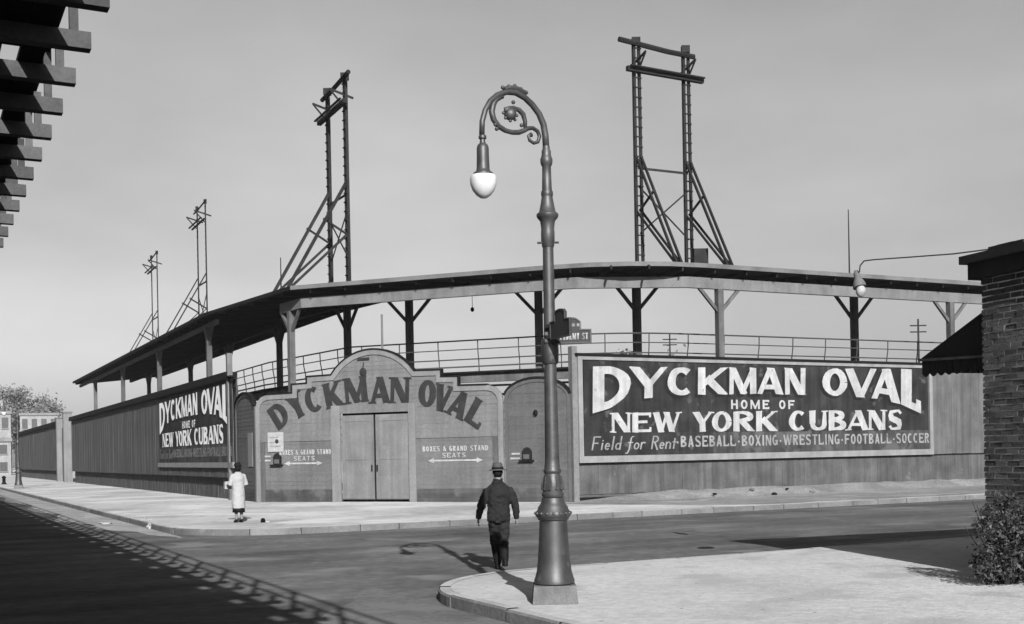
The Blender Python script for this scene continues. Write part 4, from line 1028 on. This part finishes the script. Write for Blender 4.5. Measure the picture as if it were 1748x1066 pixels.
j = MB(); j.loft([(0, 0, .82, .19, .145), (0, 0, .9, .197, .15), (0, 0, 1.0, .19, .145), (0, 0, 1.06, .178, .138), (0, -.005, 1.16, .2, .155), (0, -.01, 1.26, .215, .155), (0, -.01, 1.33, .215, .138), (0, -.005, 1.39, .185, .118), (0, -.0, 1.43, .14, .1), (0, .0, 1.465, .098, .088), (0, .008, 1.5, .078, .078), (0, .014, 1.53, .074, .074)])
for a, s in ((armL, -1), (armR, 1)):
    p0, p1, p2 = [Vector(q) for q in a]
    j.tube([p0 - Vector((s * .05, 0, -.0)), p0, p0.lerp(p1, .5), p1, p1.lerp(p2, .5), p2 + Vector((0, 0, -.01))], [.085, .088, .078, .068, .058, .048], 14)
jk = j.build('jacket', 'jacket', man, smooth=True); remesh(jk, .012, 4, .045, .07)
MB().loft([(0, 0, 1.035, .184, .143), (0, 0, 1.065, .184, .143)]).build('waist_band', 'boot', man, smooth=True) if 0 else None
t_ = MB(); t_.loft([(0, 0, .8, .165, .13), (0, 0, .86, .175, .135), (0, 0, .95, .17, .125)])
for lg in (legL, legR):
    p0, p1, p2 = [Vector(q) for q in lg]; t_.tube([p0 + Vector((0, 0, -.02)), p0.lerp(p1, .5), p1, p1.lerp(p2, .22)], [.105, .1, .092, .088], 14)
tr = t_.build('trousers', 'trouser', man, smooth=True); remesh(tr, .012, 4, .045, .08)
for lg, pit in ((legL, 0), (legR, R(-24))):
    p0, p1, p2 = [Vector(q) for q in lg]; k = MB()
    k.tube([p1.lerp(p2, .1), p1.lerp(p2, .45), p1.lerp(p2, .8), p2], [.085, .08, .068, .056], 14)
    f = MB(); a = p2
    dz = 0 if pit == 0 else .03
    k.loft([(a.x, a.y + .05, a.z - .085, .05, .135), (a.x, a.y + .05, a.z - .05, .05, .13), (a.x, a.y + .02, a.z - .01, .045, .09), (a.x, a.y, a.z + .04, .05, .055)])
    bo = k.build('boot', 'boot', man, smooth=True); remesh(bo, .011, 4)
h = MB(); hc = (0, .035)
h.loft([(0, .03, 1.668, .15, .17), (0, .03, 1.678, .15, .17), (0, .03, 1.69, .098, .116), (0, .03, 1.735, .09, .108), (0, .035, 1.775, .078, .095), (0, .035, 1.8, .06, .075), (0, .035, 1.795, .03, .04)])
ht = h.build('hat', 'hat', man, smooth=True); MB().loft([(0, .03, 1.691, .101, .119), (0, .03, 1.722, .096, .114)]).build('hat_band', 'boot', ht, smooth=True)
hr = MB().loft([(0, .0, 1.56, .06, .06), (0, .005, 1.62, .079, .085), (0, .015, 1.68, .08, .09)]).build('hair', 'boot', man, smooth=True)

# woman in white at the far corner
wp = gnd(408, 892, WALK); S = .93
wm = thing('person', 'person in long white coat, dark hem and dark hat standing on the far corner', 'person', (wp.x, wp.y, WALK - .004), R(38)); wm.scale = (.95, .95, .95)
b = MB()
b.loft([(0, 0, .84, .15, .11), (0, 0, .95, .165, .12), (0, 0, 1.1, .13, .1), (0, 0, 1.25, .16, .115), (0, 0, 1.38, .165, .1), (0, .0, 1.44, .1, .075), (0, .01, 1.5, .05, .055), (0, .02, 1.58, .05, .055)])
head(b, (0, .035, 1.635))
WL_ = [(-.075, 0, .9), (-.075, .03, .5), (-.075, .0, .08)]; WR_ = [(.075, 0, .9), (.075, 0, .5), (.08, -.03, .08)]
for lg in (WL_, WR_): b.tube([lg[0], lg[1], Vector(lg[1]).lerp(Vector(lg[2]), .35), lg[2]], [.08, .052, .052, .036], 12)
aL = [(-.165, 0, 1.38), (-.24, .02, 1.12), (-.2, .25, 1.1)]; aR = [(.165, 0, 1.38), (.235, -.01, 1.12), (.19, .22, 1.05)]
for a in (aL, aR): b.tube(a, [.048, .038, .026], 12)
hand(b, aL[2], (.1, 1, .05), (1, 0, 0), (0, 0, -1)); hand(b, aR[2], (-.1, 1, .05), (-1, 0, 0), (0, 0, -1))
body = b.build('body', 'skin', wm, smooth=True); remesh(body, .009, 4)
c = MB(); c.loft([(0, 0, .42, .2, .19), (0, 0, .6, .195, .18), (0, 0, .85, .19, .16), (0, 0, 1.02, .175, .145), (0, 0, 1.15, .175, .14), (0, 0, 1.3, .2, .145), (0, 0, 1.4, .19, .12), (0, .0, 1.45, .11, .085), (0, .01, 1.49, .068, .068)])
for a in (aL, aR):
    p0, p1, p2 = [Vector(q) for q in a]; s = -1 if p0.x < 0 else 1
    c.tube([p0 - Vector((s * .05, 0, 0)), p0, p1, p1.lerp(p2, .5), p2], [.07, .08, .075, .06, .05], 12)
ct = c.build('coat', 'coat', wm, smooth=True); remesh(ct, .014, 6, .03, .1)
MB().loft([(0, 0, .3, .185, .175), (0, 0, .43, .178, .168)]).build('skirt', 'boot', wm, smooth=True)
for lg in (WL_, WR_):
    a = lg[2]; MB().loft([(a[0], a[1] + .06, 0.004, .042, .12), (a[0], a[1] + .06, .035, .04, .115), (a[0], a[1] + .02, .07, .036, .065), (a[0], a[1], .1, .04, .045)]).build('shoe', 'boot', wm, smooth=True)
h = MB(); h.loft([(0, .04, 1.655, .15, .16), (0, .04, 1.665, .15, .16), (0, .03, 1.675, .1, .115), (0, .03, 1.72, .098, .11), (0, .03, 1.76, .075, .085), (0, .03, 1.775, .03, .035)]); h.build('hat', 'boot', wm, smooth=True)
MB().loft([(0, .0, 1.5, .06, .05), (0, -.01, 1.58, .085, .09), (0, .01, 1.66, .09, .1)]).build('hair', 'boot', wm, smooth=True)
pk = thing('paper_parcel', 'small white parcel held by the person in the white coat', 'parcel', (0, 0, 0))
lo = Matrix.Rotation(R(38), 3, 'Z') @ Vector((-.14, .36, 1.08)) * .95
pk.location = (wp.x + lo.x, wp.y + lo.y, WALK + lo.z); pk.rotation_euler = (0, 0, R(38))
MB().box(-.13, .07, -.05, .03, -.09, .12).build('wrapping', 'paper', pk); MB().box(-.135, .075, -.01, .0, -.095, .125).build('string', 'glet', pk)

# ------------------------------------------------------------------ small things on the ground
rr = random.Random(21)
for k, (px, py, lab) in enumerate(((208, 886, 'crumpled white paper lying in the far gutter, leftmost of the litter'), (232, 892, 'crumpled white paper in the gutter, second from the left'), (248, 897, 'larger crumpled white paper in the gutter left of the white coat'), (262, 903, 'crumpled white paper in the gutter nearest the corner'), (180, 895, 'flat white paper scrap on the road off the far kerb'))):
    p = gnd(px, py, 0); t = thing('paper_litter', lab, 'litter', (p.x, p.y, .004), rr.uniform(0, 6), 'paper litter in the far gutter')
    mb = MB(); sz = .2 if k == 2 else .14
    mb.ball((0, 0, sz * (.5 if k < 4 else .15)), sz * 1.5, sz, sz * (.5 if k < 4 else .12), 6)
    mb.v = [(x + rr.uniform(-.04, .04), y + rr.uniform(-.04, .04), max(0, z + rr.uniform(-.03, .03))) for x, y, z in mb.v]
    mb.build('sheet', 'paper', t)
p = gnd(449, 892, WALK); t = thing('rubble', 'small dark chunk of rubble on the pale ground right of the white coat', 'rubble', (p.x, p.y, WALK))
mb = MB().ball((0, 0, .05), .06, .05, .07, 6); mb.v = [(x + rr.uniform(-.03, .03), y + rr.uniform(-.03, .03), z) for x, y, z in mb.v]; mb.build('stone', 'coping', t)
MB().box(.09, .2, -.04, .03, 0, .03).build('chip', 'paper', t)
p = gnd(1205, 936, 0); t = thing('drain_cover', 'small dark round cover in the road right of the lamp', 'cover', (p.x, p.y, 0))
MB().lathe([(.14, -.01), (.14, .012), (.12, .02), (.02, .02)], 16).build('lid', 'black', t); MB().lathe([(.18, -.01), (.18, .008), (.145, .008), (.145, -.01)], 16).build('ring', 'coping', t)
p = gnd(7, 827, WALK); t = thing('bollard', 'small dark stub post at the far left kerb', 'bollard', (p.x, p.y, WALK))
MB().lathe([(.2, 0), (.2, .08), (.14, .12), (.13, .5), (.18, .52), (.17, .6), (.08, .68), (.02, .72)], 12).build('post', 'coping', t, smooth=True)
# stones along the foot of the bank
for k in range(7):
    s = rr.uniform(5, 12); o = WO + U * s - V * rr.uniform(.2, 1.6); sz = rr.uniform(.04, .09)
    mb = MB().ball((0, 0, 0), sz * 1.4, sz, sz * .7, 5); mb.v = [(x + rr.uniform(-.02, .02), y + rr.uniform(-.02, .02), z) for x, y, z in mb.v]
    d_ = (WO - o).dot(V); zg = WALK + max(0, (.34 * (1.5 - d_) / 1.5))
    ob = mb.build('stone', 'kerb' if k % 3 else 'coping'); ob.location = (o.x, o.y, zg); tag(ob, 'loose stone on the earth bank below the large billboard', 'stone', 'loose stones on the earth bank')

# ------------------------------------------------------------------ far background
def house(label, x0, x1, y, h, floors, cols, depth=14, m='house'):
    t = thing('building', label, 'building', ((x0 + x1) / 2, y, 0), R(22)); w_ = (x1 - x0) / 2
    MB().box(-w_, w_, 0, depth, 0, h).build('wall', m, t)
    MB().box(-w_ - .2, w_ + .2, -.25, depth + .2, h, h + .5).build('cornice', 'hroof' if m != 'house' else 'trim', t)
    fh = h / floors
    for f in range(floors):
        for c in range(cols):
            cx = -w_ + (c + .5) * 2 * w_ / cols
            o = MB().box(cx - .5, cx + .5, -.06, .05, f * fh + fh * .3, f * fh + fh * .82).build('window', 'glass', t)
            MB().box(cx - .6, cx + .6, -.15, .04, f * fh + fh * .24, f * fh + fh * .295).build('sill', 'trim', o)
house('pale three-storey row house beyond the far fence at the left edge', -95, -84.2, 196, 10.2, 3, 6, 5)
house('low white flat-roofed house showing above the far fence', -97, -90, 232, 11.2, 3, 4, 4)
house('grey distant apartment block among the trees at left', -138, -131, 330, 18, 5, 4, 4)
house('small pale house low behind the far kerb at left', -76, -72, 168, 5, 2, 2, 4)
def tree(label, c, h, rx, n, seed, grp='far trees'):
    t = thing('tree', label, 'tree', (c[0], c[1], 0), 0, grp); r_ = random.Random(seed)
    tk = MB(); tk.tube([(0, 0, 0), (.1, 0, h * .3), (0, .1, h * .75)], [h * .028, h * .02, h * .006], 7)
    fo_ = MB(); cl = []
    for k in range(16):
        a = r_.uniform(0, 6.28); q = r_.uniform(.2, 1) * rx; z = r_.uniform(.35, .95) * h; q *= math.sqrt(max(.08, 1 - ((z / h - .6) / .45) ** 2))
        cl.append((q * math.cos(a), q * math.sin(a), z, r_.uniform(.16, .3) * rx)); tk.tube([(0, 0, h * r_.uniform(.25, .5)), (q * .5 * math.cos(a), q * .5 * math.sin(a), z * .8), (q * math.cos(a), q * math.sin(a), z)], [h * .009, h * .006, h * .002], 5)
    tk.build('trunk', 'stem', t)
    for k in range(n):
        x, y, z, q = r_.choice(cl); c_ = Vector((x + r_.gauss(0, q), y + r_.gauss(0, q), z + r_.gauss(0, q * .8)))
        u = Vector((r_.gauss(0, 1), r_.gauss(0, 1), r_.gauss(0, 1))).normalized(); v_ = u.cross(Vector((r_.gauss(0, 1), r_.gauss(0, 1), 1))).normalized(); l = r_.uniform(.18, .5)
        fo_.add([c_ - u * l, c_ + v_ * l * .6, c_ + u * l, c_ - v_ * l * .6], [(0, 1, 2, 3)])
    fo_.build('crown', 'hazeleaf', t)
for k, (px, Y, h, rx, lab) in enumerate(((12, 300, 23, 5, 'tall hazy tree at the far left horizon'), (28, 290, 16, 6, 'lower hazy tree right of the tall one at the left horizon'), (52, 300, 17.5, 5, 'hazy tree above the far fence, left of the round-topped pair'), (72, 310, 18.5, 6, 'hazy tree above the far fence near its high end'), (1065, 190, 18.2, 5, 'faint treetop between the railings above the large billboard'), (1160, 200, 18.6, 6, 'faint treetop right of the dark stand post above the billboard'))):
    a = ray(px, 700)[0]; tree(lab, (a * Y, Y), h, rx, 4500, 40 + k)
for px, py, Y, lab in ((1567, 545, 130, 'distant utility pole with cross arm above the right end of the billboard'), (1143, 570, 150, 'faint distant utility pole above the middle of the billboard')):
    a, b = ray(px, py); h = CAM_Z + b * Y; t = thing('utility_pole', lab, 'utility pole', (a * Y, Y, 0), 0, 'distant utility poles')
    MB().tube([(0, 0, 0), (0, 0, h)], [.16, .1], 6).build('pole', 'tower', t)
    for dz in (.8, 1.5): MB().box(-.9, .9, -.06, .06, h - dz, h - dz + .14).build('cross_arm', 'tower', t)

# ------------------------------------------------------------------ haze: the air between here and the far end of the street
hz = bpy.data.materials.new('haze'); hz.use_nodes = True; hz.node_tree.nodes.clear()
pv = hz.node_tree.nodes.new('ShaderNodeVolumePrincipled'); ho = hz.node_tree.nodes.new('ShaderNodeOutputMaterial')
pv.inputs['Color'].default_value = (.9, .9, .9, 1); pv.inputs['Density'].default_value = .00018; pv.inputs['Anisotropy'].default_value = 0.
hz.node_tree.links.new(pv.outputs[0], ho.inputs['Volume'])
mb = MB().box(-950, 950, -750, 1150, -1.1, 34); M['haze'] = hz
tag(mb.build('haze', 'haze'), kind='stuff')
